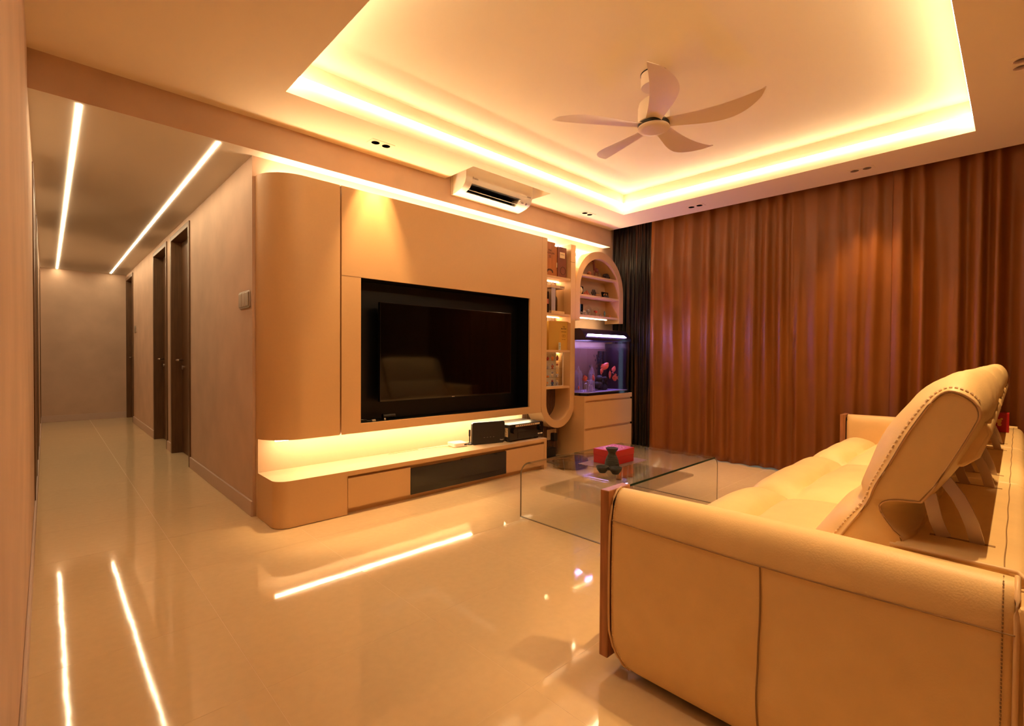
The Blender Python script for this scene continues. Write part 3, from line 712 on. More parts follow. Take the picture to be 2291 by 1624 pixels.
for k in range(6): tl.box(3.799, 3.799+0.012+0.012*((k*37) % 3)/2, 3.2612, 3.2622, z+0.014+0.010*k, z+0.017+0.010*k)
obj('writing', tl, 'ink', o2)
o = thing('small_bottle', 'small dark round bottle left of the gold box', 'bottle', (3.64, 3.36, z))
obj('glass', MB().lathe([(0.02, z), (0.032, z+0.01), (0.035, z+0.05), (0.02, z+0.085), (0.01, z+0.095), (0.01, z+0.11)], 3.64, 3.36, 16), 'amber', o, smooth=True)
obj('cap', MB().lathe([(0.012, z+0.108), (0.012, z+0.122)], 3.64, 3.36, 12), 'gold', o, auto=40)
# acrylic figurine case
z = ush[3]
t = thing('figurine_case', 'clear acrylic case with four rows of tiny figurines on the bottom shelf', 'display case', (3.755, 3.34, z))
fx0, fx1, fz1 = 3.60, 3.912, z+0.35
fr = MB().box(fx0, fx0+0.008, 3.30, 3.40, z, fz1).box(fx1-0.008, fx1, 3.30, 3.40, z, fz1)
obj('frame', fr, 'acrylic', t)
obj('edge_trim', B(fx0, fx1, 3.298, 3.302, fz1-0.006, fz1).box(fx1-0.006, fx1, 3.298, 3.302, z, fz1).box(fx0, fx1, 3.298, 3.302, z, z+0.006), 'white_plastic', t)
obj('back_sheet', B(fx0, fx1, 3.397, 3.40, z, fz1), 'white_plastic', t)
for k in range(4): obj('tier', B(fx0+0.008, fx1-0.008, 3.302, 3.396, z+0.087*k+0.002, z+0.087*k+0.005), 'acrylic', t)
pal = ['gold', 'cherry', 'orange', 'maroon', 'ivory', 'grey', 'terracotta', 'ivory', 'ochre', 'orange', 'ivory', 'grey', 'terracotta', 'ivory', 'navy', 'grey']
names = ['gold', 'red', 'orange', 'maroon', 'ivory', 'grey', 'rust', 'ivory', 'ochre', 'orange', 'ivory', 'grey', 'rust', 'ivory', 'navy', 'grey']
rows = ['top', 'second', 'third', 'bottom']; cols = ['leftmost', 'second from left', 'third from left', 'rightmost']
for rr in range(4):
    for cc in range(4):
        i = rr*4+cc; px = fx0+0.04+0.075*cc; pz = z+0.087*(3-rr)+0.0052; py = 3.34
        o = thing('figurine', 'tiny %s figurine, %s on the %s row of the acrylic case' % (names[i], cols[cc], rows[rr]), 'figurine', (px, py, pz), 'figurines in the acrylic case')
        hgt = [0.05, 0.055, 0.06, 0.04][(i*7) % 4]*(0.55 if rr == 2 and cc < 2 else 1)
        b0 = MB().lathe([(0.011, pz), (0.012, pz+0.004), (0.008, pz+hgt*0.25), (0.011, pz+hgt*0.5), (0.006, pz+hgt*0.62)], px, py, 10)
        b0.ball((px-0.014, py, pz+hgt*0.45), (0.006, 0.006, 0.010), 8, 6).ball((px+0.014, py, pz+hgt*0.45), (0.006, 0.006, 0.010), 8, 6)
        obj('body', b0, pal[i], o, smooth=True)
        b1 = MB().ball((px, py, pz+hgt*0.78), hgt*0.2, 10, 7)
        obj('head', b1, pal[(i+5) % 16], o, smooth=True)

# ------------------------------------------------------------------ things in the arched cabinet
z = ash[0]
o = thing('giraffe_carving', 'red-brown carved giraffe on the top arch shelf', 'ornament', (4.50, 3.33, z))
b0 = MB()
b0.ball((4.51, 3.33, z+0.088), (0.042, 0.018, 0.026), 12, 8)
for dx, dz in ((-0.032, 0.0), (-0.022, 0.004), (0.028, 0.0), (0.038, 0.004)):
    b0.tube([(4.51+dx*1.25, 3.33+(0.008 if dz else -0.008), z), (4.51+dx*1.05, 3.33, z+0.045), (4.51+dx*0.9, 3.33, z+0.085)], [0.005, 0.005, 0.009], 7)
b0.tube([(4.485, 3.33, z+0.09), (4.470, 3.33, z+0.135), (4.462, 3.33, z+0.178)], [0.018, 0.011, 0.008], 8)
b0.ball((4.452, 3.33, z+0.180), (0.018, 0.008, 0.009), 9, 6)
b0.tube([(4.466, 3.336, z+0.183), (4.468, 3.338, z+0.197)], 0.0025, 5).tube([(4.466, 3.324, z+0.183), (4.468, 3.322, z+0.197)], 0.0025, 5)
b0.tube([(4.552, 3.33, z+0.095), (4.562, 3.33, z+0.05)], 0.003, 5)
obj('figure', b0, 'carved', o, smooth=True)
o = thing('copper_ball', 'copper round ornament left of the giraffe', 'ornament', (4.385, 3.33, z))
obj('globe', MB().ball((4.385, 3.33, z+0.031), 0.028, 16, 10), 'copper', o, smooth=True); obj('foot', MB().lathe([(0.014, z), (0.012, z+0.008)], 4.385, 3.33, 12), 'copper', o)
o = thing('elephant_carving', 'dark carved elephant right of the giraffe', 'ornament', (4.715, 3.33, z))
b0 = MB().ball((4.72, 3.33, z+0.043), (0.042, 0.024, 0.030), 12, 8).ball((4.672, 3.33, z+0.045), (0.020, 0.018, 0.020), 10, 7)
for dx in (-0.025, 0.03):
    for dy in (-0.012, 0.012): b0.tube([(4.72+dx, 3.33+dy, z), (4.72+dx, 3.33+dy, z+0.035)], 0.009, 8)
b0.tube([(4.660, 3.33, z+0.045), (4.648, 3.33, z+0.025), (4.645, 3.33, z+0.006)], [0.009, 0.006, 0.004], 7)
b0.ball((4.680, 3.308, z+0.048), (0.012, 0.004, 0.016), 8, 6).ball((4.680, 3.352, z+0.048), (0.012, 0.004, 0.016), 8, 6)
obj('figure', b0, 'carved_dark', o, smooth=True)
o = thing('small_cone', 'small dark cone half hidden at the left of the top arch shelf', 'ornament', (4.235, 3.33, z))
obj('cone', MB().lathe([(0.022, z), (0.018, z+0.01), (0.004, z+0.03)], 4.215, 3.33, 12), 'carved_dark', o, smooth=True)
z = ash[1]
o = thing('round_vase', 'ivory round vase at the left of the middle arch shelf', 'vase', (4.19, 3.31, z))
obj('vase', MB().lathe([(0.018, z), (0.042, z+0.02), (0.048, z+0.045), (0.038, z+0.075), (0.015, z+0.09), (0.018, z+0.10)], 4.17, 3.31, 20), 'ivory', o, smooth=True)
o = thing('terracotta_hills', 'terracotta hill sculpture on the middle arch shelf', 'ornament', (4.33, 3.33, z))
b0 = MB()
for dx, hh, q in ((-0.02, 0.045, 0.03), (0.015, 0.066, 0.034), (0.06, 0.03, 0.035)): b0.lathe([(q, z), (q*0.7, z+hh*0.5), (0.003, z+hh)], 4.33+dx, 3.33, 9)
obj('peaks', b0, 'terracotta', o, auto=30)
o = thing('dark_flower', 'dark flower-shaped ornament on the middle arch shelf', 'ornament', (4.47, 3.33, z))
b0 = MB().ball((4.47, 3.33, z+0.045), (0.016, 0.012, 0.016), 9, 6)
for k in range(6): b0.ball((4.47+0.028*math.cos(k*PI/3), 3.33, z+0.045+0.026*math.sin(k*PI/3)), (0.018, 0.009, 0.018), 9, 6)
obj('petals', b0, 'carved_dark', o, smooth=True); obj('foot', MB().lathe([(0.022, z), (0.014, z+0.008)], 4.47, 3.33, 10), 'carved_dark', o)
o = tag(obj('ochre_stone', MB().ball((4.56, 3.34, z+0.021), (0.042, 0.022, 0.021), 10, 7).ball((4.60, 3.34, z+0.026), (0.026, 0.02, 0.026), 10, 7), 'ochre', at=(4.57, 3.34, z), smooth=True), 'low ochre stone beside the dark flower ornament', 'ornament')
o = thing('framed_moon', 'small black frame with gold arcs on the middle arch shelf', 'ornament', (4.72, 3.33, z))
obj('frame', B(4.652, 4.776, 3.345, 3.36, z, z+0.078), 'black_gloss', o, bevel=0.002)
obj('gold_arcs', MB().ring(arc(4.714, z+0.022, 0.044, 25, 75, 8), arc(4.714, z+0.02, 0.030, 30, 75, 8), 3.3435, 3.346, axis=1, closed=False).ring(arc(4.714, z+0.022, 0.044, 105, 155, 8), arc(4.714, z+0.02, 0.030, 105, 150, 8), 3.3435, 3.346, axis=1, closed=False), 'gold', o)
obj('stand', MB().ball((4.715, 3.33, z+0.02), (0.05, 0.016, 0.022), 12, 7), 'carved_dark', o, smooth=True)
z = ash[2]
def dome(x, label, inner):
    o = thing('glass_dome', label, 'ornament', (x, 3.33, z), 'glass domes on the lowest arch shelf')
    obj('bell', MB().lathe([(0.040, z+0.006), (0.040, z+0.065), (0.034, z+0.088), (0.018, z+0.104), (0.004, z+0.108), (0.006, z+0.116), (0.001, z+0.122)], x, 3.33, 20, cap=False), 'clear', o, smooth=True)
    obj('foot', MB().lathe([(0.044, z), (0.044, z+0.005), (0.036, z+0.007)], x, 3.33, 20), 'pine' if inner == 'cherry' else 'crystal', o, auto=40)
    if inner == 'cherry':
        obj('beads', MB().ball((x-0.014, 3.33, z+0.06), 0.013, 10, 7).ball((x+0.014, 3.33, z+0.056), 0.014, 10, 7).tube([(x, 3.33, z+0.006), (x, 3.33, z+0.05)], 0.002, 5), 'cherry', o, smooth=True)
    else:
        obj('crystal_rose', MB().ball((x, 3.33, z+0.05), (0.022, 0.022, 0.026), 8, 5).tube([(x, 3.33, z+0.006), (x, 3.33, z+0.03)], 0.003, 5), 'grey', o)
dome(4.372, 'glass dome over a grey crystal rose on the lowest arch shelf', 'rose')
dome(4.510, 'glass dome over two red beads on the lowest arch shelf', 'cherry')
for x, sz, lab in ((4.20, 0.018, 'tiny clear crystal animal leftmost on the lowest arch shelf'), (4.245, 0.022, 'small clear crystal animal second from left on the lowest arch shelf'), (4.305, 0.030, 'larger grey crystal hedgehog left of the glass domes'), (4.59, 0.020, 'small clear crystal animal right of the glass domes')):
    o = thing('crystal_animal', lab, 'ornament', (x, 3.32, z), 'crystal animals on the lowest arch shelf')
    obj('body', MB().ball((x, 3.32, z+sz*0.8), (sz, sz*0.7, sz*0.8), 7, 5), 'crystal', o); obj('head', MB().ball((x-sz*0.9, 3.32, z+sz*1.5), sz*0.5, 6, 4), 'crystal', o)
o = thing('blue_figurine', 'blue glass bird figurine on the lowest arch shelf', 'figurine', (4.684, 3.33, z))
obj('figure', MB().lathe([(0.016, z), (0.008, z+0.01), (0.005, z+0.025), (0.013, z+0.04), (0.009, z+0.06), (0.002, z+0.078)], 4.684, 3.33, 10).ball((4.678, 3.33, z+0.066), 0.008, 8, 5), 'blue', o, smooth=True)
o = thing('orange_figurine', 'tiny orange figurine at the right of the lowest arch shelf', 'figurine', (4.787, 3.33, z))
obj('figure', MB().lathe([(0.013, z), (0.010, z+0.012), (0.004, z+0.024)], 4.787, 3.33, 10).ball((4.787, 3.33, z+0.026), 0.006, 8, 5), 'orange', o, smooth=True)

# ------------------------------------------------------------------ things on the bench
def rbox(x0, x1, y0, y1, r, n=6):
    return arc(x1-r, y1-r, r, 0, 90, n)+arc(x0+r, y1-r, r, 90, 180, n)+arc(x0+r, y0+r, r, 180, 270, n)+arc(x1-r, y0+r, r, 270, 360, n)
def spin(root, ang):
    root.rotation_euler = (0, 0, ang)
t = thing('set_top_box', 'small white set-top box on the bench left of the antenna', 'set-top box', (2.545, 3.32, BZ))
obj('shell', MB().prism(rbox(2.478, 2.612, 3.255, 3.385, 0.018), BZ+0.002, BZ+0.034), 'white_plastic', t, bevel=0.003, auto=40)
obj('port', B(2.575, 2.602, 3.2535, 3.2555, BZ+0.013, BZ+0.023), 'black_gloss', t)
spin(t, -0.12)
t = thing('antenna', 'short black stick antenna on a round base on the bench', 'antenna', (2.663, 3.30, BZ))
obj('base', MB().lathe([(0.028, BZ), (0.028, BZ+0.008), (0.012, BZ+0.016), (0.006, BZ+0.024)], 2.663, 3.30, 20), 'black_plastic', t, auto=40)
obj('rod', MB().lathe([(0.005, BZ+0.02), (0.005, BZ+0.07), (0.009, BZ+0.075), (0.009, BZ+0.125), (0.005, BZ+0.13)], 2.663, 3.30, 12), 'black_plastic', t, auto=40)
tag(obj('antenna_lead', MB().tube([(2.663, 3.325, BZ+0.004), (2.68, 3.37, BZ+0.004), (2.75, 3.40, BZ+0.004), (2.9, 3.41, BZ+0.004)], 0.0025, 6), 'white_plastic', at=(2.663, 3.325, BZ)), 'thin pale lead running behind the antenna', 'cable')
tag(obj('power_lead', MB().tube([(2.48, 3.36, BZ+0.005), (2.43, 3.385, BZ+0.005), (2.33, 3.392, BZ+0.004), (2.2, 3.395, BZ+0.004)], 0.003, 6), 'white_plastic', at=(2.48, 3.36, BZ)), 'pale lead from the white set-top box to the cable slot', 'cable')
t = thing('router', 'black upright router with rounded corners leaning on the bench', 'router', (2.815, 3.23, BZ))
obj('shell', MB().prism(rbox(2.652, 2.978, BZ+0.001, BZ+0.195, 0.022), 3.215, 3.245, axis=1), 'black_plastic', t, bevel=0.004, auto=40)
text('print', 'Singtel', 0.014, (2.945, 3.2135, BZ+0.028), 'white_plastic', t)
ib = MB()
for k in range(4): ib.ring(arc(2.77+0.031*k, BZ+0.055, 0.006, 20, 160, 6), arc(2.77+0.031*k, BZ+0.055, 0.0045, 20, 160, 6), 3.213, 3.2155, axis=1, closed=False)
obj('icons', ib, 'grey', t)
spin(t, -0.22)
t = thing('receiver', 'black audio-video receiver at the right end of the bench', 'receiver', (3.21, 3.26, BZ))
rx0, rx1, ry0, ry1, rz0, rz1 = 2.985, 3.425, 3.13, 3.42, BZ+0.016, BZ+0.155
obj('case', B(rx0, rx1, ry0+0.012, ry1, rz0, rz1), 'black_plastic', t, bevel=0.003)
obj('front_panel', B(rx0-0.002, rx1+0.002, ry0, ry0+0.012, rz0, rz1-0.004), 'black_gloss', t, bevel=0.003)
obj('display', B(rx0+0.10, rx1-0.085, ry0-0.001, ry0+0.001, rz0+0.072, rz0+0.112), 'black_glass', t)
obj('label_strip', B(rx0+0.07, rx1-0.05, ry0-0.0012, ry0+0.001, rz1-0.022, rz1-0.006), 'brass_box', t)
lb = MB()
for k in range(9): lb.box(rx0+0.115+0.024*k, rx0+0.128+0.024*k, ry0-0.002, ry0, rz1-0.018, rz1-0.010)
obj('label_marks', lb, 'ink', t)
for x, r_ in ((rx0+0.05, 0.026), (rx1-0.045, 0.028)):
    obj('knob', MB().tube([(x, ry0, rz0+0.085), (x, ry0-0.022, rz0+0.085)], r_, 24), 'black_gloss', t, auto=40)
obj('flap', B(rx0+0.10, rx1-0.085, ry0-0.002, ry0+0.001, rz0+0.012, rz0+0.064), 'black_gloss', t)
bt = MB()
for k in range(2): bt.box(rx1-0.075+0.034*k, rx1-0.047+0.034*k, ry0-0.002, ry0, rz0+0.024, rz0+0.034)
obj('buttons', bt, 'white_plastic', t)
obj('sticker', B(rx0-0.0015, rx0, 3.155, 3.23, rz0+0.03, rz0+0.11), 'brass_box', t)
sb = MB(); rnd = random.Random(3)
for k in range(18):
    y0 = 3.158+rnd.random()*0.06; zz = rz0+0.034+rnd.random()*0.068; sb.box(rx0-0.0022, rx0-0.001, y0, y0+0.01, zz, zz+0.004)
obj('sticker_print', sb, 'ink', t)
for x in (rx0+0.05, rx1-0.05):
    for y in (ry0+0.05, ry1-0.05): obj('foot', MB().lathe([(0.024, BZ), (0.024, rz0)], x, y, 16), 'black_plastic', t, auto=40)
spin(t, 0.0)

# socket and charger behind the bench, robot vacuum and dock
t = thing('wall_socket', 'cream double wall socket low on the fluted panel', 'socket', (3.90, YF-0.03, 0.23))
obj('plate', B(3.826, 3.976, YF-0.040, YF-0.029, 0.175, 0.285), 'ivory', t, bevel=0.003)
for x in (3.862, 3.94): obj('switch', B(x-0.012, x+0.012, YF-0.044, YF-0.040, 0.25, 0.272), 'ivory', t, bevel=0.002)
t = thing('plug_adapter', 'black plug adapter hanging from the low wall socket', 'adapter', (3.90, YF-0.06, 0.2))
obj('body', B(3.878, 3.93, YF-0.095, YF-0.0405, 0.165, 0.25), 'black_plastic', t, bevel=0.005)
obj('cord', MB().tube([(3.905, YF-0.06, 0.165), (3.90, YF-0.065, 0.12), (3.86, YF-0.07, 0.09), (3.84, YF-0.08, 0.10)], 0.004, 6), 'black_plastic', t)
t = thing('vacuum_dock', 'black charging dock standing on the floor behind the bench end', 'dock', (3.72, 3.37, 0))
obj('tower', B(3.62, 3.87, 3.35, 3.43, 0, 0.11), 'black_plastic', t, bevel=0.006); obj('ramp', MB().prism([(3.14, 0.0), (3.35, 0.0), (3.35, 0.018), (3.14, 0.004)], 3.62, 3.87, axis=0), 'black_plastic', t)
t = thing('robot_vacuum', 'round black robot vacuum on the floor beside the bench', 'robot vacuum', (3.66, 2.985, 0))
vx, vy = 3.66, 2.985
obj('bumper', MB().lathe([(0.155, 0.010), (0.170, 0.02), (0.172, 0.07), (0.165, 0.082)], vx, vy, 40), 'black_plastic', t, auto=35)
obj('top', MB().lathe([(0.001, 0.086), (0.150, 0.086), (0.163, 0.082)], vx, vy, 40, cap=False), 'black_gloss', t, auto=35)
obj('sensor_turret', MB().lathe([(0.045, 0.085), (0.045, 0.098), (0.040, 0.101)], vx+0.03, vy+0.05, 24), 'black_gloss', t, auto=35)
for dy in (-0.1, 0.1): obj('wheel', B(vx-0.03, vx+0.03, vy+dy-0.01, vy+dy+0.01, 0.0, 0.05), 'black_plastic', t)

# ------------------------------------------------------------------ air conditioner
t = thing('air_conditioner', 'white split air conditioner on the beam in the ceiling cut-out', 'air conditioner', (2.9, 3.27, 2.434))
ax0, ax1 = 2.504, 3.291
prof = [(YB-0.001, 2.434), (3.345, 2.436), (3.30, 2.444), (3.245, 2.456), (3.205, 2.472), (3.180, 2.500), (3.168, 2.535), (3.163, 2.60), (3.165, 2.70), (3.18, 2.718), (YB-0.001, 2.722)]
# cut mouth into the lower front: body built from three runs around the slot
sx0, sx1 = 2.575, 3.155
slot_lo, slot_hi = (3.262, 2.452), (3.178, 2.504)
full = MB().prism(prof, ax0, sx0, axis=0).prism(prof, sx1, ax1, axis=0)
pu = [(3.30, 2.52), slot_hi, (3.174, 2.515), (3.168, 2.535), (3.163, 2.60), (3.165, 2.70), (3.18, 2.718), (YB-0.001, 2.722), (YB-0.001, 2.52)]
pl = [(YB-0.001, 2.434), (3.345, 2.436), (3.30, 2.444), slot_lo, (3.29, 2.47), (YB-0.001, 2.47)]
full.prism(pu, sx0, sx1, axis=0).prism(pl, sx0, sx1, axis=0)
obj('casing', full, 'white_plastic', t, auto=35)
obj('mouth', B(sx0, sx1, 3.302, 3.31, 2.466, 2.52).prism([(3.302, 2.5185), (3.180, 2.5025), (3.180, 2.5005), (3.302, 2.5155)], sx0, sx1, axis=0), 'black', t, label='dark air outlet')
obj('louvre', MB().prism([(3.236, 2.466), (3.233, 2.468), (3.245, 2.4765), (3.248, 2.4745)], sx0+0.006, sx1-0.006, axis=0), 'white_plastic', t)
for k in range(9):
    xk = sx0+0.05+0.06*k; obj('vane', MB().prism([(3.275, 2.472), (3.30, 2.475), (3.30, 2.496), (3.26, 2.496)], xk, xk+0.002, axis=0), 'black_plastic', t)
obj('bottom_seam', B(ax0-0.0006, ax1+0.0006, 3.35, 3.352, 2.44, 2.72), 'grey', t)
text('print', 'Daikin', 0.024, (2.60, 3.160, 2.545), 'ink', t)
text('print', 'INVERTER', 0.011, (3.24, 3.160, 2.535), 'ink', t)
obj('badge', MB().tube([(3.235, 3.194, 2.479), (3.235, 3.1925, 2.4775)], 0.012, 20), 'grey', t)
obj('indicator', B(3.17, 3.20, 3.192, 3.20, 2.472, 2.488), 'grey', t)

# ------------------------------------------------------------------ ceiling fan
fx, fy = 2.653, 1.543
t = thing('ceiling_fan', 'cream five-blade ceiling fan in the glowing ceiling recess', 'ceiling fan', (fx, fy, ZU))
obj('ceiling_ring', MB().lathe([(0.080, ZU-0.006), (0.080, ZU)], fx, fy, 40), 'black_plastic', t, auto=40)
obj('canopy', MB().lathe([(0.074, ZU-0.078), (0.077, ZU-0.07), (0.077, ZU-0.006)], fx, fy, 40), 'cream_plastic', t, auto=40)
obj('downrod', MB().lathe([(0.013, 2.60), (0.013, ZU-0.07)], fx, fy, 16), 'cream_plastic', t, auto=40)
obj('motor', MB().lathe([(0.03, 2.625), (0.06, 2.618), (0.085, 2.595), (0.092, 2.565), (0.092, 2.478), (0.086, 2.474)], fx, fy, 40), 'cream_plastic', t, auto=35)
obj('blade_ring', MB().lathe([(0.088, 2.452), (0.093, 2.456), (0.093, 2.470), (0.085, 2.474)], fx, fy, 40), 'black_plastic', t, auto=35)
obj('hub_cap', MB().lathe([(0.001, 2.432), (0.06, 2.433), (0.088, 2.437), (0.094, 2.443), (0.092, 2.452)], fx, fy, 40, cap=False), 'cream_plastic', t, auto=40)
def blade(ang):
    nu, nv = 22, 7; th = 0.006
    b0 = MB()
    ca, sa = math.cos(ang), math.sin(ang)
    def f(i, j, top):
        u = i/(nu-1); v = j/(nv-1)
        lo = -0.050+0.012*math.sin(PI*u)-0.016*u**3                       # straight edge, hooked at the tip
        hi = 0.042+0.068*math.sin(PI*min(1.0, u*0.92)**1.25)
        if u > 0.55: hi = lo+(hi-lo)*math.sqrt(max(0.0, 1-((u-0.55)/0.45)**2.3))
        hi = max(hi, lo+0.006)
        s_ = lo+(hi-lo)*v
        r_ = 0.082+0.525*u
        tw = math.radians(11-5*u)
        zz = 2.462-s_*math.sin(tw)+0.026*u**3+0.008*math.sin(PI*v)*(1-u)
        zz += (0.006*(1-(2*v-1)**4) if top else 0)
        ss = s_*math.cos(tw)
        return (fx+r_*ca-ss*sa, fy+r_*sa+ss*ca, zz)
    vs = []
    b0.grid(nu, nv, lambda i, j: f(i, j, 0)); b0.grid(nu, nv, lambda i, j: f(i, j, 1))
    n = nu*nv; fs = []
    for i in range(nu-1):
        fs.append((i*nv, (i+1)*nv, n+(i+1)*nv, n+i*nv)); fs.append((i*nv+nv-1, n+i*nv+nv-1, n+(i+1)*nv+nv-1, (i+1)*nv+nv-1))
    for j in range(nv-1):
        fs.append((j, n+j, n+j+1, j+1)); fs.append(((nu-1)*nv+j, (nu-1)*nv+j+1, n+(nu-1)*nv+j+1, n+(nu-1)*nv+j))
    b0.f += fs
    o = obj('blade', b0, 'cream_plastic', t, auto=50)
    return o
for k in range(5): blade(math.radians(-3+72*k))

# ------------------------------------------------------------------ wall switches
t = thing('wall_switch', 'greenish metal wall switch on the corridor wall beside the curved cabinet', 'switch', (XW, 3.62, 1.43))
pl_ = MB().prism(rbox(3.512, 3.745, 1.378, 1.492, 0.014), XW-0.010, XW, axis=0); obj('plate', pl_, 'steel', t, bevel=0.002, auto=40)
for k in range(3): obj('rocker', B(XW-0.016, XW-0.010, 3.522+0.074*k, 3.587+0.074*k, 1.388, 1.482), 'steel', t, bevel=0.003)
t = thing('wall_switch', 'small metal wall switch before the far corridor door', 'switch', (XW, 9.2, 1.43))
obj('plate', B(XW-0.01, XW, 9.10, 9.27, 1.38, 1.48), 'steel', t, bevel=0.002); obj('rocker', B(XW-0.014, XW-0.01, 9.14, 9.23, 1.40, 1.46), 'steel', t, bevel=0.002)

# ------------------------------------------------------------------ curtains
def curtain(name, y0, y1, crest, m, label, base, amp, ztop=2.70, zbot=0.012, seams=(), seed=0, nz=40, dens=95):
    rnd = random.Random(seed); ny = int((y0-y1)*dens); crest = sorted(crest, reverse=True)
    ph = [rnd.uniform(0, 6.28) for _ in range(8)]
    am = {k: rnd.uniform(0.65, 1.15) for k in range(len(crest)+1)}
    def fold(yy, z):
        # asymmetric folds between crest lines
        k = 0
        while k < len(crest) and yy < crest[k]: k += 1
        hi = crest[k-1] if k > 0 else crest[0]+0.2; lo = crest[k] if k < len(crest) else crest[-1]-0.2
        u = (hi-yy)/(hi-lo)
        s_ = 0.5+0.5*math.cos(2*PI*u**0.75)
        return s_*am[k]
    def f(i, j):
        yy = y0+(y1-y0)*i/(ny-1); tz = j/(nz-1); z = zbot+(ztop-zbot)*tz
        drift = 0.012*math.sin(z*1.3+ph[0])*math.sin(yy*5+ph[1])
        a = amp*(0.75+0.25*math.sin(yy*2.1+ph[2]))
        g_ = fold(yy+drift, z)*(1-0.45*max(0, tz-0.75)/0.25)
        fine = 0.004*math.sin(yy*62+1.5*math.sin(yy*7+ph[4])+ph[3])*(0.25+0.75*max(0, (tz-0.8)/0.2))
        x = base(yy)-a*g_-fine-0.002*math.sin(yy*31+z*2+ph[5])
        for sy in seams:
            d = yy-sy-0.006*math.sin(z*2.2)
            if abs(d) < 0.03:
                x += (0.022-0.008*math.sin(z*60+3*math.sin(z*13)))*(1-(d/0.03)**2)
        hem = 0.10+0.004*math.sin(yy*30)
        x += 0.0035*math.exp(-((z-hem)/0.006)**2)-(0.003 if z < hem else 0)
        return (x, yy, z+ (0.006*math.sin(yy*9+ph[6]) if j == 0 else 0))
    return f, ny, nz
def build_curtain(name, label, m, *a, **k):
    f, ny, nz = curtain(name, *a, None, None, **k) if False else curtain(name, a[0], a[1], a[2], m, label, a[3], a[4], **k)
    mb_ = MB().grid(ny, nz, f)
    o = obj(name, mb_, m, at=(4.95, (a[0]+a[1])/2, 0.012), smooth=True)
    md = o.modifiers.new('cloth_thickness', 'SOLIDIFY'); md.thickness = 0.002
    return tag(o, label, 'curtain')
cr1 = [2.84, 2.62, 2.40, 2.22, 2.06, 1.95, 1.79, 1.66, 1.53, 1.41, 1.24, 1.10, 0.96, 0.84]
build_curtain('curtain', 'long rust satin curtain left of the wrinkled join', 'curtain', 2.905, 0.70, cr1, lambda yy: 5.0-0.02*(2.6-yy)/2, 0.07, seams=(2.20, 1.43), seed=4)
build_curtain('curtain', 'rust satin curtain right of the wrinkled join behind the headrests', 'curtain', 0.72, -0.75, [0.66, 0.52, 0.33, 0.20, 0.10, -0.05, -0.2, -0.35, -0.5, -0.65], lambda yy: 4.985, 0.08, seams=(), seed=9)
build_curtain('curtain', 'dark brown streaked curtain between the arched cabinet and the rust curtain', 'streak', 3.46, 2.915, [3.42, 3.36, 3.31, 3.25, 3.19, 3.13, 3.08, 3.02, 2.96], lambda yy: 5.06, 0.05, seed=12, dens=180)

# ------------------------------------------------------------------ sofa
SX0, SX1 = 1.360, 4.715
AW = 0.127
t = sofa = thing('sofa', 'long cream leather sofa with wooden front frames and three tilted backrests', 'sofa', (3.0, 0.47, 0))
LE = 'leather'
def arm(xo, xi, mir):
    """arm shell: outer leather from the floor over the crest to the seat; xo outer, xi inner"""
    s_ = 1 if xi > xo else -1
    w_ = abs(xi-xo)
    prof = [(0.030, 0.030), (0.012, 0.05), (0.003, 0.10), (0.0, 0.15), (-0.002, 0.19), (-0.0025, 0.215), (-0.003, 0.24), (-0.0033, 0.265), (-0.0036, 0.29), (-0.004, 0.34), (-0.003, 0.43), (0.000, 0.515), (0.003, 0.535), (0.010, 0.565), (0.022, 0.594), (0.042, 0.614), (0.066, 0.621), (0.090, 0.617), (0.108, 0.604), (0.120, 0.58), (0.126, 0.55), (0.127, 0.45), (0.127, 0.20), (0.110, 0.05)]
    prof = [(d*w_/0.127, z) for d, z in prof]
    y0, y1 = -0.008, 0.937
    ny = 44
    cx_, cz_ = 0.0635*w_/0.127, 0.30
    def f(i, j):
        d, z = prof[j]
        u = i/(ny-1)
        e = 0.5-0.5*math.cos(PI*u)
        yy = y0+(y1-y0)*e
        # round the front and back edges, larger at the lower corner
        k = min(yy-y0, y1-yy)
        q = 0.0
        if k < 0.03: q = 1-math.sqrt(max(0, 1-((0.03-k)/0.03)**2))
        d2 = d+(cx_-d)*q*0.22; z2 = z+(0.55-z)*q*0.012 if z > 0.3 else z
        # lower front corner rounding
        cr = max(0, (0.09-(y1-yy))/0.09); low = 0.03+0.07*(1-math.sqrt(max(0, 1-cr*cr)))
        z2 = max(z2, low) if z < 0.2 else z2
        # gentle sag of the crest and creases
        z2 += 0.006*math.sin(yy*3.3+0.3)*(1 if z > 0.5 else 0)
        dent = 0.014*math.exp(-((yy-0.465)/0.03)**2-((z-0.24)/0.05)**2)+0.004*math.exp(-((yy-0.465)/0.018)**2)*(1 if z < 0.515 else 0)
        d2 += dent if d < w_*0.3 else 0
        return (xo+s_*d2, yy, z2)
    mb_ = MB().grid(ny, len(prof), f)
    n = len(prof)
    mb_.f.append(tuple(range(n))); mb_.f.append(tuple((ny-1)*n+j for j in range(n))[::-1])
    return obj('arm_cover', mb_, LE, t, auto=60, subs=1), f, ny, prof
a1, fa, nya, pra = arm(SX0, SX0+AW, 0)
a2, fb, nyb, prb = arm(SX1, SX1-0.128, 1)
def on_arm(yy, z):
    d = 0.0
    for (d0_, z0_), (d1_, z1_) in zip(pra[:13], pra[1:14]):
        if z0_ <= z <= z1_: d = d0_+(d1_-d0_)*(z-z0_)/(z1_-z0_)
    d += 0.006*math.exp(-((yy-0.465)/0.03)**2-((z-0.24)/0.05)**2)+0.001*math.exp(-((yy-0.465)/0.018)**2)*(1 if z < 0.515 else 0)
    return (SX0+d-0.0016, yy, z)
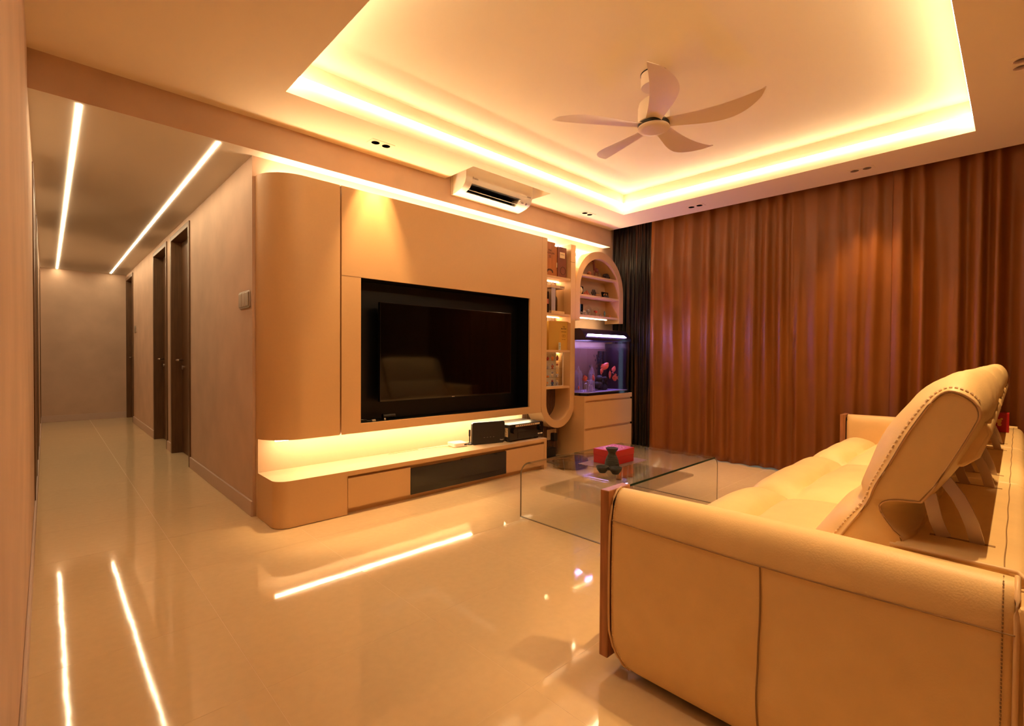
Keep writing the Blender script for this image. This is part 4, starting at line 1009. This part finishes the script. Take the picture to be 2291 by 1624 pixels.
# seams on the near arm
obj('arm_seam', MB().tube([on_arm(0.93-0.935*k/40, 0.523-0.009*math.sin(PI*k/40)+0.006*k/40) for k in range(41)], 0.0016, 5), 'seam', t)
obj('arm_seam', MB().tube([on_arm(0.465+0.004*math.sin(k/4), 0.05+0.464*k/24) for k in range(25)], 0.0024, 5), 'seam', t)
# front and back piping with stitches
def edge_pts(yy, off):
    pts = []
    for d, z in pra[:18]:
        dd = d+(0.0635-d)*0.03
        pts.append((SX0+dd-off, yy, z))
    return pts
fp = []
for d, z in pra[:17]:
    cr_ = 0.928 if z > 0.12 else 0.928-0.06*(0.12-z)/0.09
    fp.append((SX0+d+0.001, cr_+0.010, max(z, 0.03)))
obj('front_piping', MB().tube(fp, 0.0038, 7), 'piping', t, smooth=True)
bp_ = [(SX0+d+0.002, 0.002-0.009, z) for d, z in pra[1:18]]
obj('back_piping', MB().tube(bp_, 0.0050, 7), 'piping', t, smooth=True)
def stitches(pts, n, l, r_, name='stitching', mm='stitch'):
    b0 = MB(); P = [Vector(p) for p in pts]; L = [0]
    for a, b_ in zip(P, P[1:]): L.append(L[-1]+(b_-a).length)
    for k in range(n):
        s0 = L[-1]*(k+0.2)/n; q = []
        for s1 in (s0, s0+l):
            s1 = min(s1, L[-1]-1e-6); i = max(j for j in range(len(L)) if L[j] <= s1); i = min(i, len(P)-2)
            q.append(P[i]+(P[i+1]-P[i])*((s1-L[i])/max(1e-9, L[i+1]-L[i])))
        b0.tube(q, r_, 4)
    return tag(obj(name, b0, mm, t), kind='stuff')
stitches([(x-0.0015, y-0.012, z) for x, y, z in fp], 90, 0.004, 0.0011)
stitches([(x-0.0025, y+0.020, z) for x, y, z in bp_], 80, 0.005, 0.0014, mm='seam')
# wooden front frames
for xa, xb_ in ((SX0-0.002, SX0+AW+0.002), (SX1-0.14, SX1+0.002)):
    z0_, z1_ = 0.052, 0.618; wv_ = 0.028
    fr = MB().ring([(xa, z0_), (xb_, z0_), (xb_, z1_), (xa, z1_)], [(xa+wv_, z0_+wv_), (xb_-wv_, z0_+wv_), (xb_-wv_, z1_-wv_), (xa+wv_, z1_-wv_)], 0.942, 0.976, axis=1)
    fr.box(xa+0.006, xb_-0.006, 0.966, 0.972, z0_+0.01, z1_-0.01)
    obj('front_frame', fr, 'oak', t, bevel=0.003, label='warm brown wooden front frame')
    obj('gap_shade', B(xa+0.026, xb_-0.026, 0.930, 0.944, 0.10, 0.58), 'sofa_dark', t)  # dark strip put in for the shade between frame and leather
# base and feet
obj('base_frame', B(SX0+0.05, SX1-0.05, 0.03, 0.88, 0.035, 0.16), 'sofa_dark', t)
for x in (SX0+0.09, 2.54, 3.55, SX1-0.09):
    for y in (0.09, 0.84): obj('foot', MB().lathe([(0.02, 0.0), (0.022, 0.036)], x, y, 14), 'sofa_dark', t, auto=40)
# seats
SB = [1.489, 2.535, 3.55, 4.585]
for k in range(3):
    x0, x1 = SB[k]+0.003, SB[k+1]-0.003; nx, nyy = 42, 46
    def fs_(i, j):
        u = i/(nx-1); v = j/(nyy-1)
        xx = x0+(x1-x0)*(0.5-0.5*math.cos(PI*u))
        # v: 0 at back, 0.72 at front crest, then down the front
        eb_ = min(xx-x0, x1-xx); side = 1-math.exp(-eb_/0.055)
        if v < 0.8:
            yy = 0.30+(0.945-0.30)*v/0.8
            fr_ = max(0, (yy-0.82)/0.125)
            bulge = 0.036*math.sin(PI*min(1, max(0, (yy-0.73)/0.235)))**0.8 if yy > 0.73 else 0.022*math.sin(PI*min(1, max(0, (0.73-yy)/0.40)))
            crease = -0.016*math.exp(-((yy-0.727-0.008*math.sin(xx*9))/0.014)**2)
            z = 0.422+side*(0.012+bulge+crease)-0.045*fr_**2.4
            z -= 0.030*(1-side)
            z += 0.0025*math.sin(xx*17+yy*9)*side
        else:
            q = (v-0.8)/0.2; a = q*PI/2
            yy = 0.945+0.018*math.sin(a)*(0.6+0.4*side)-0.01*q; z = 0.422+side*0.012-0.045-0.030*(1-side)-0.26*q**1.2
        return (xx, yy, z)
    mb_ = MB().grid(nx, nyy, fs_)
    mb_.box(x0+0.01, x1-0.01, 0.25, 0.90, 0.12, 0.38)
    obj('seat_cushion', mb_, LE, t, auto=60)
# back ledge (deck behind the backrests), one piece per seat
for k in range(3):
    x0, x1 = SB[k]+0.002 if k else SB[0]-0.002, SB[k+1]-0.002
    pr_ = [(0.22, 0.40), (0.215, 0.60), (0.205, 0.614), (0.18, 0.617), (0.10, 0.618), (0.03, 0.618), (0.012, 0.6165), (-0.005, 0.617), (-0.022, 0.610), (-0.034, 0.592), (-0.040, 0.56), (-0.042, 0.40), (-0.040, 0.15), (-0.030, 0.06)]
    nx = 26
    def fl_(i, j):
        u = i/(nx-1); xx = x0+(x1-x0)*(0.5-0.5*math.cos(PI*u)); eb_ = min(xx-x0, x1-xx)
        yy, z = pr_[j]; q = 1-math.sqrt(max(0, 1-(max(0, 0.014-eb_)/0.014)**2))
        return (xx, yy+(0.09-yy)*q*0.06, z-0.010*q if z > 0.5 else z)
    mb_ = MB().grid(nx, len(pr_), fl_)
    n = len(pr_); mb_.f.append(tuple(range(n))[::-1]); mb_.f.append(tuple((nx-1)*n+j for j in range(n)))
    obj('back_ledge', mb_, LE, t, auto=50, subs=1)
    obj('ledge_seam', MB().tube([(x0+0.01+(x1-x0-0.02)*q/40, 0.013+0.0008*math.sin(q*0.6), 0.6172) for q in range(41)], 0.0014, 5), 'seam', t)
# piping along the ledge above the near arm
lp = [(SB[0]-0.001, 0.21-0.2*q/10, 0.616) for q in range(11)]+[(SB[0]-0.006, -0.008, 0.617), (SB[0]-0.02, -0.022, 0.608), (SB[0]-0.05, -0.024, 0.598), (SX0+0.03, -0.022, 0.585), (SX0+0.006, -0.022, 0.55), (SX0, -0.022, 0.4), (SX0+0.002, -0.022, 0.12)]
obj('ledge_piping', MB().tube(lp, 0.0052, 8), 'piping', t, smooth=True)
obj('ledge_seam', MB().tube([(x+0.0075, y+0.001, z-0.002) for x, y, z in lp[:11]], 0.0016, 5), 'seam', t)
obj('back_shell', B(SX0+0.004, SX1-0.004, -0.030, -0.008, 0.05, 0.585), LE, t, bevel=0.01)

# backrests
PB = [(0.400, 0.445), (0.318, 0.599), (0.266, 0.690), (0.249, 0.741), (0.220, 0.802), (0.186, 0.880), (0.152, 0.945), (0.131, 0.979), (0.110, 0.993), (0.084, 0.985), (0.064, 0.966), (0.057, 0.942), (0.065, 0.915), (0.097, 0.840), (0.149, 0.732), (0.166, 0.719), (0.200, 0.715), (0.226, 0.707), (0.239, 0.690), (0.229, 0.664), (0.208, 0.635), (0.191, 0.610), (0.195, 0.50), (0.26, 0.445)]
PA = [(0.452, 0.450), (0.385, 0.610), (0.318, 0.690), (0.300, 0.735), (0.283, 0.800), (0.250, 0.878), (0.205, 0.952), (0.168, 0.995), (0.125, 1.027), (0.086, 1.036), (0.056, 1.014), (0.041, 0.968), (0.048, 0.905), (0.082, 0.826), (0.128, 0.745), (0.150, 0.728), (0.165, 0.710), (0.170, 0.690), (0.172, 0.670), (0.172, 0.650), (0.172, 0.630), (0.168, 0.618), (0.175, 0.50), (0.26, 0.445)]
def dens(P, k=3):
    # closed Catmull-Rom resample
    out_ = []; n = len(P)
    for i in range(n):
        p0, p1, p2, p3 = (Vector(P[(i+d) % n]) for d in (-1, 0, 1, 2))
        for q in range(k):
            u = q/k; out_.append(tuple(0.5*((2*p1)+(p2-p0)*u+(2*p0-5*p1+4*p2-p3)*u*u+(3*p1-p0-3*p2+p3)*u**3)))
    return out_
PBd, PAd = dens(PB), dens(PA)
def backrest(x0, x1, k):
    o = obj('backrest', MB().box(0, 0.001, 0, 0.001, 0, 0.001), LE, t)  # placeholder mesh replaced below
    nx = 34; n = len(PBd); mb_ = MB()
    def f(i, j):
        u = i/(nx-1); e = 0.5-0.5*math.cos(PI*u); xx = x0+(x1-x0)*e
        eb_ = min(xx-x0, x1-xx); q = 1-math.exp(-eb_/0.06) if eb_ > 0 else 0
        q = min(1, q*1.02)
        (ya, za), (yb_, zb) = PAd[j], PBd[j]
        # crease on the front between lumbar and head part
        yy = yb_+(ya-yb_)*q; z = zb+(za-zb)*q
        if 5 <= j <= 8: yy -= 0.016*q*math.exp(-((j-6.3)/0.9)**2)
        w_ = 0.003*math.sin(xx*23+j*0.9)*q
        return (xx, yy+w_*0.5, z+w_*0.3)
    mb_.grid(nx, n, f)
    # close the loop around the section
    for i in range(nx-1): mb_.f.append((i*n+n-1, (i+1)*n+n-1, (i+1)*n, i*n))
    mb_.f.append(tuple(range(n))[::-1]); mb_.f.append(tuple((nx-1)*n+j for j in range(n)))
    me = bpy.data.meshes.new('backrest'); org = origin(o)
    me.from_pydata([tuple(Vector(v)-org) for v in mb_.v], [], mb_.f)
    bm = bmesh.new(); bm.from_mesh(me); bmesh.ops.recalc_face_normals(bm, faces=bm.faces); bm.to_mesh(me); bm.free()
    me.materials.append(M[LE])
    for p in me.polygons: p.use_smooth = True
    me.set_sharp_from_angle(angle=math.radians(52))
    o.data = me
    for xs_, sg in ((x0, -1), (x1, 1)):
        pts = [(xs_+sg*0.0005, y, z) for y, z in PBd]
        obj('side_piping', MB().tube([(x-sg*0.001, y, z) for x, y, z in pts], 0.0034, 6, closed=True), 'piping', o, smooth=True)
        obj('side_seam', MB().tube([(xs_+sg*0.0012, 0.14+(y-0.14)*0.965+(0.004 if y > 0.14 else -0.0), 0.80+(z-0.80)*0.982) for y, z in PBd], 0.0016, 5, closed=True), 'seam', o)
    b0 = MB()
    for j in range(2, 34, 1):
        if j > 30: break
        p = Vector((x0+0.014, PBd[j][0]+(PAd[j][0]-PBd[j][0])*0.235, PBd[j][1]+(PAd[j][1]-PBd[j][1])*0.235)); p2 = Vector((x0+0.014, PBd[j+1][0]+(PAd[j+1][0]-PBd[j+1][0])*0.235, PBd[j+1][1]+(PAd[j+1][1]-PBd[j+1][1])*0.235))
        nst = max(1, int((p2-p).length/0.010))
        for q in range(nst):
            a = p+(p2-p)*(q+0.15)/nst; b_ = p+(p2-p)*(q+0.75)/nst; b0.tube([a, b_], 0.0026, 5)
    tag(obj('stitching', b0, 'stitch', o), kind='stuff')
    # rear leather pocket
    pk = MB().prism([(0.070, 0.925), (0.043, 0.918), (0.038, 0.895), (0.058, 0.835), (0.088, 0.808), (0.115, 0.812)], x0+0.05, x1-0.05, axis=0)
    obj('rear_pocket', pk, LE, o, bevel=0.008, seg=3, auto=50)
    # brackets : two flat steel arcs each
    for xk in (x0+0.105, x1-0.125):
        fr = MB()
        for pts in ([(0.135, 0.785), (0.118, 0.756), (0.098, 0.726), (0.083, 0.694), (0.071, 0.660), (0.064, 0.630), (0.0615, 0.6165)], [(0.152, 0.722), (0.146, 0.69), (0.138, 0.655), (0.128, 0.628), (0.122, 0.6165)]):
            L_, R2 = [], []
            for i, (y, z) in enumerate(pts):
                a = Vector(pts[min(i+1, len(pts)-1)])-Vector(pts[max(i-1, 0)]); a.normalize(); nn = Vector((a.y, -a.x))*0.0135
                L_.append((y+nn.x, z+nn.y)); R2.append((y-nn.x, z-nn.y))
            fr.ring(L_, R2, xk-0.004, xk+0.004, axis=0, closed=False)
        obj('bracket', fr, 'chrome', o, auto=40, label='curved brushed steel bracket')
        obj('bracket_slot', B(xk-0.003, xk+0.009, 0.030, 0.150, 0.6172, 0.6186), 'seam', o)
for k in range(3):
    backrest(SB[k]+0.045 if k == 0 else SB[k]+0.02, SB[k+1]-0.02, k)

# red paper carton on the sofa ledge
t = thing('red_carton', 'small red carton with a gold bear print on the sofa back ledge', 'carton', (4.28, 0.06, 0.619))
obj('carton', B(4.235, 4.335, 0.030, 0.105, 0.619, 0.735), 'red', t, bevel=0.002)
gb = MB()
def xdisc(cy, cz, r_): gb.prism([(cy+r_*math.cos(a*PI/8), cz+r_*math.sin(a*PI/8)) for a in range(16)], 4.2335, 4.2352, axis=0)
xdisc(0.075, 0.685, 0.013); xdisc(0.063, 0.700, 0.006); xdisc(0.086, 0.700, 0.006); xdisc(0.072, 0.665, 0.010)
gb.ring(arc(0.066, 0.68, 0.036, -60, 60, 10), arc(0.066, 0.68, 0.033, -60, 60, 10), 4.2335, 4.2352, axis=0, closed=False)
obj('gold_print', gb, 'gold', t)

# ------------------------------------------------------------------ glass coffee table
GX0, GX1, GY0, GY1, GZ, GT = 2.268, 3.512, 1.495, 2.275, 0.352, 0.012
t = thing('coffee_table', 'bent clear glass coffee table in front of the sofa', 'coffee table', (2.89, 1.88, 0))
rO = 0.07
def upath(off):
    r_ = rO-off
    return [(GX0+off, 0.0)]+arc(GX0+rO, GZ-rO, r_, 180, 90, 10)+arc(GX1-rO, GZ-rO, r_, 90, 0, 10)+[(GX1-off, 0.0)]
obj('bent_sheet', MB().ring(upath(0), upath(GT), GY0+0.0006, GY1-0.0006, axis=1, closed=False), 'clear', t, auto=30)
obj('front_edge', MB().ring(upath(0)[9:-9], upath(GT)[9:-9], GY0, GY0+0.0005, axis=1, closed=False), 'glass_edge', t)
obj('side_edge', MB().ring(upath(0)[:9], upath(GT)[:9], GY0, GY0+0.0005, axis=1, closed=False).ring(upath(0)[-9:], upath(GT)[-9:], GY0, GY0+0.0005, axis=1, closed=False), 'glass_edge_pale', t)
obj('back_edge', MB().ring(upath(0), upath(GT), GY1-0.0005, GY1, axis=1, closed=False), 'glass_edge_pale', t)
for x0_, x1_ in ((GX0, GX0+GT), (GX1-GT, GX1)): obj('foot_edge', B(x0_, x1_, GY0, GY1, 0.0002, 0.003), 'glass_edge_pale', t)
shp = rbox(2.32, 3.455, 1.63, 2.17, 0.05, 8)
obj('lower_shelf', MB().prism(shp, 0.196, 0.204), 'shelf_glass', t)
for x in (2.30, 3.478): obj('shelf_pin', MB().tube([(GX0+GT if x < 3 else GX1-GT, 1.90, 0.2), (2.33 if x < 3 else 3.445, 1.90, 0.2)], 0.005, 10), 'clear', t)
# placemat, red box, bottle, cups, tumblers
tag(obj('placemat', B(2.555, 3.005, 1.765, 2.02, GZ+0.0003, GZ+0.0025), 'mat_stripe', at=(2.78, 1.89, GZ)), 'striped woven placemat under the red gift box', 'placemat')
mz = GZ+0.0026
t = thing('gift_box', 'square red gift box with gold pattern on the glass table', 'box', (2.785, 1.89, mz))
obj('base', B(2.668, 2.902, 1.812, 1.975, mz, mz+0.05), 'red', t, bevel=0.0015); obj('lid', B(2.666, 2.904, 1.810, 1.977, mz+0.05, mz+0.094), 'red', t, bevel=0.002)
gb = MB(); cx_, cy_, gz = 2.785, 1.893, mz+0.0942
rnd = random.Random(8)
for k in range(16):
    a = 2*PI*k/16
    for r0, r1, wd in ((0.052, 0.066, 0.007), (0.035, 0.044, 0.005)):
        c, s_ = math.cos(a+(0.2 if r0 < 0.05 else 0)), math.sin(a+(0.2 if r0 < 0.05 else 0)); e = 1.35
        gb.add([(cx_+e*r0*c, cy_+r0*s_, gz), (cx_+e*(r0+r1)/2*c-wd*s_, cy_+(r0+r1)/2*s_+wd*c, gz), (cx_+e*r1*c, cy_+r1*s_, gz), (cx_+e*(r0+r1)/2*c+wd*s_, cy_+(r0+r1)/2*s_-wd*c, gz)], [(0, 1, 2, 3)])
for k in range(5): gb.box(cx_-0.03+0.013*k, cx_-0.022+0.013*k, cy_-0.006-0.004*(k % 2), cy_+0.010, gz-0.0005, gz)
obj('gold_pattern', gb, 'gold', t)
t = thing('sake_bottle', 'black ribbed sake bottle on the glass table before the red box', 'bottle', (2.59, 1.775, GZ))
prof = []
base = [(0.046, 0.0), (0.050, 0.012), (0.050, 0.035), (0.045, 0.062), (0.035, 0.085), (0.027, 0.100), (0.024, 0.108)]
for (r0, z0_), (r1, z1_) in zip(base, base[1:]):
    nn = max(1, int((z1_-z0_)/0.0022))
    for q in range(nn):
        u = q/nn; zz = z0_+(z1_-z0_)*u; prof.append((r0+(r1-r0)*u+(0.0014*math.sin(zz*2*PI/0.0085) if zz > 0.02 else 0), GZ+zz))
prof += [(0.025, GZ+0.108), (0.028, GZ+0.116), (0.042, GZ+0.135), (0.043, GZ+0.143), (0.038, GZ+0.143), (0.022, GZ+0.125)]
obj('body', MB().lathe(prof, 2.59, 1.775, 32), 'stoneware', t, auto=50)
t.scale = (0.9, 0.9, 0.96)
for x, y, lab in ((2.475, 1.765, 'black sake cup left of the sake bottle'), (2.505, 1.690, 'black sake cup in front of the sake bottle')):
    o = thing('sake_cup', lab, 'cup', (x, y, GZ), 'black sake cups')
    obj('bowl', MB().lathe([(0.020, GZ), (0.022, GZ+0.003), (0.033, GZ+0.018), (0.040, GZ+0.040), (0.0375, GZ+0.040), (0.030, GZ+0.020), (0.018, GZ+0.007), (0.002, GZ+0.006)], x, y, 28), 'stoneware', o, smooth=True)
for k, (x, y) in enumerate(((2.90, 1.93), (2.965, 1.925), (3.03, 1.92))):
    o = thing('pink_tumbler', ['nearest pink tumbler of the row under the table top', 'middle pink tumbler of the row under the table top', 'farthest pink tumbler of the row under the table top'][k], 'glass', (x, y, 0.2045), 'pink tumblers on the lower glass shelf')
    obj('wall', MB().lathe([(0.019, 0.2045), (0.019, 0.300), (0.0178, 0.300), (0.0178, 0.215), (0.001, 0.213)], x, y, 20, cap=False), 'pink_glass', o, auto=40)
    obj('foot', MB().lathe([(0.0192, 0.2045), (0.0192, 0.212)], x, y, 20), 'copper', o, auto=40)
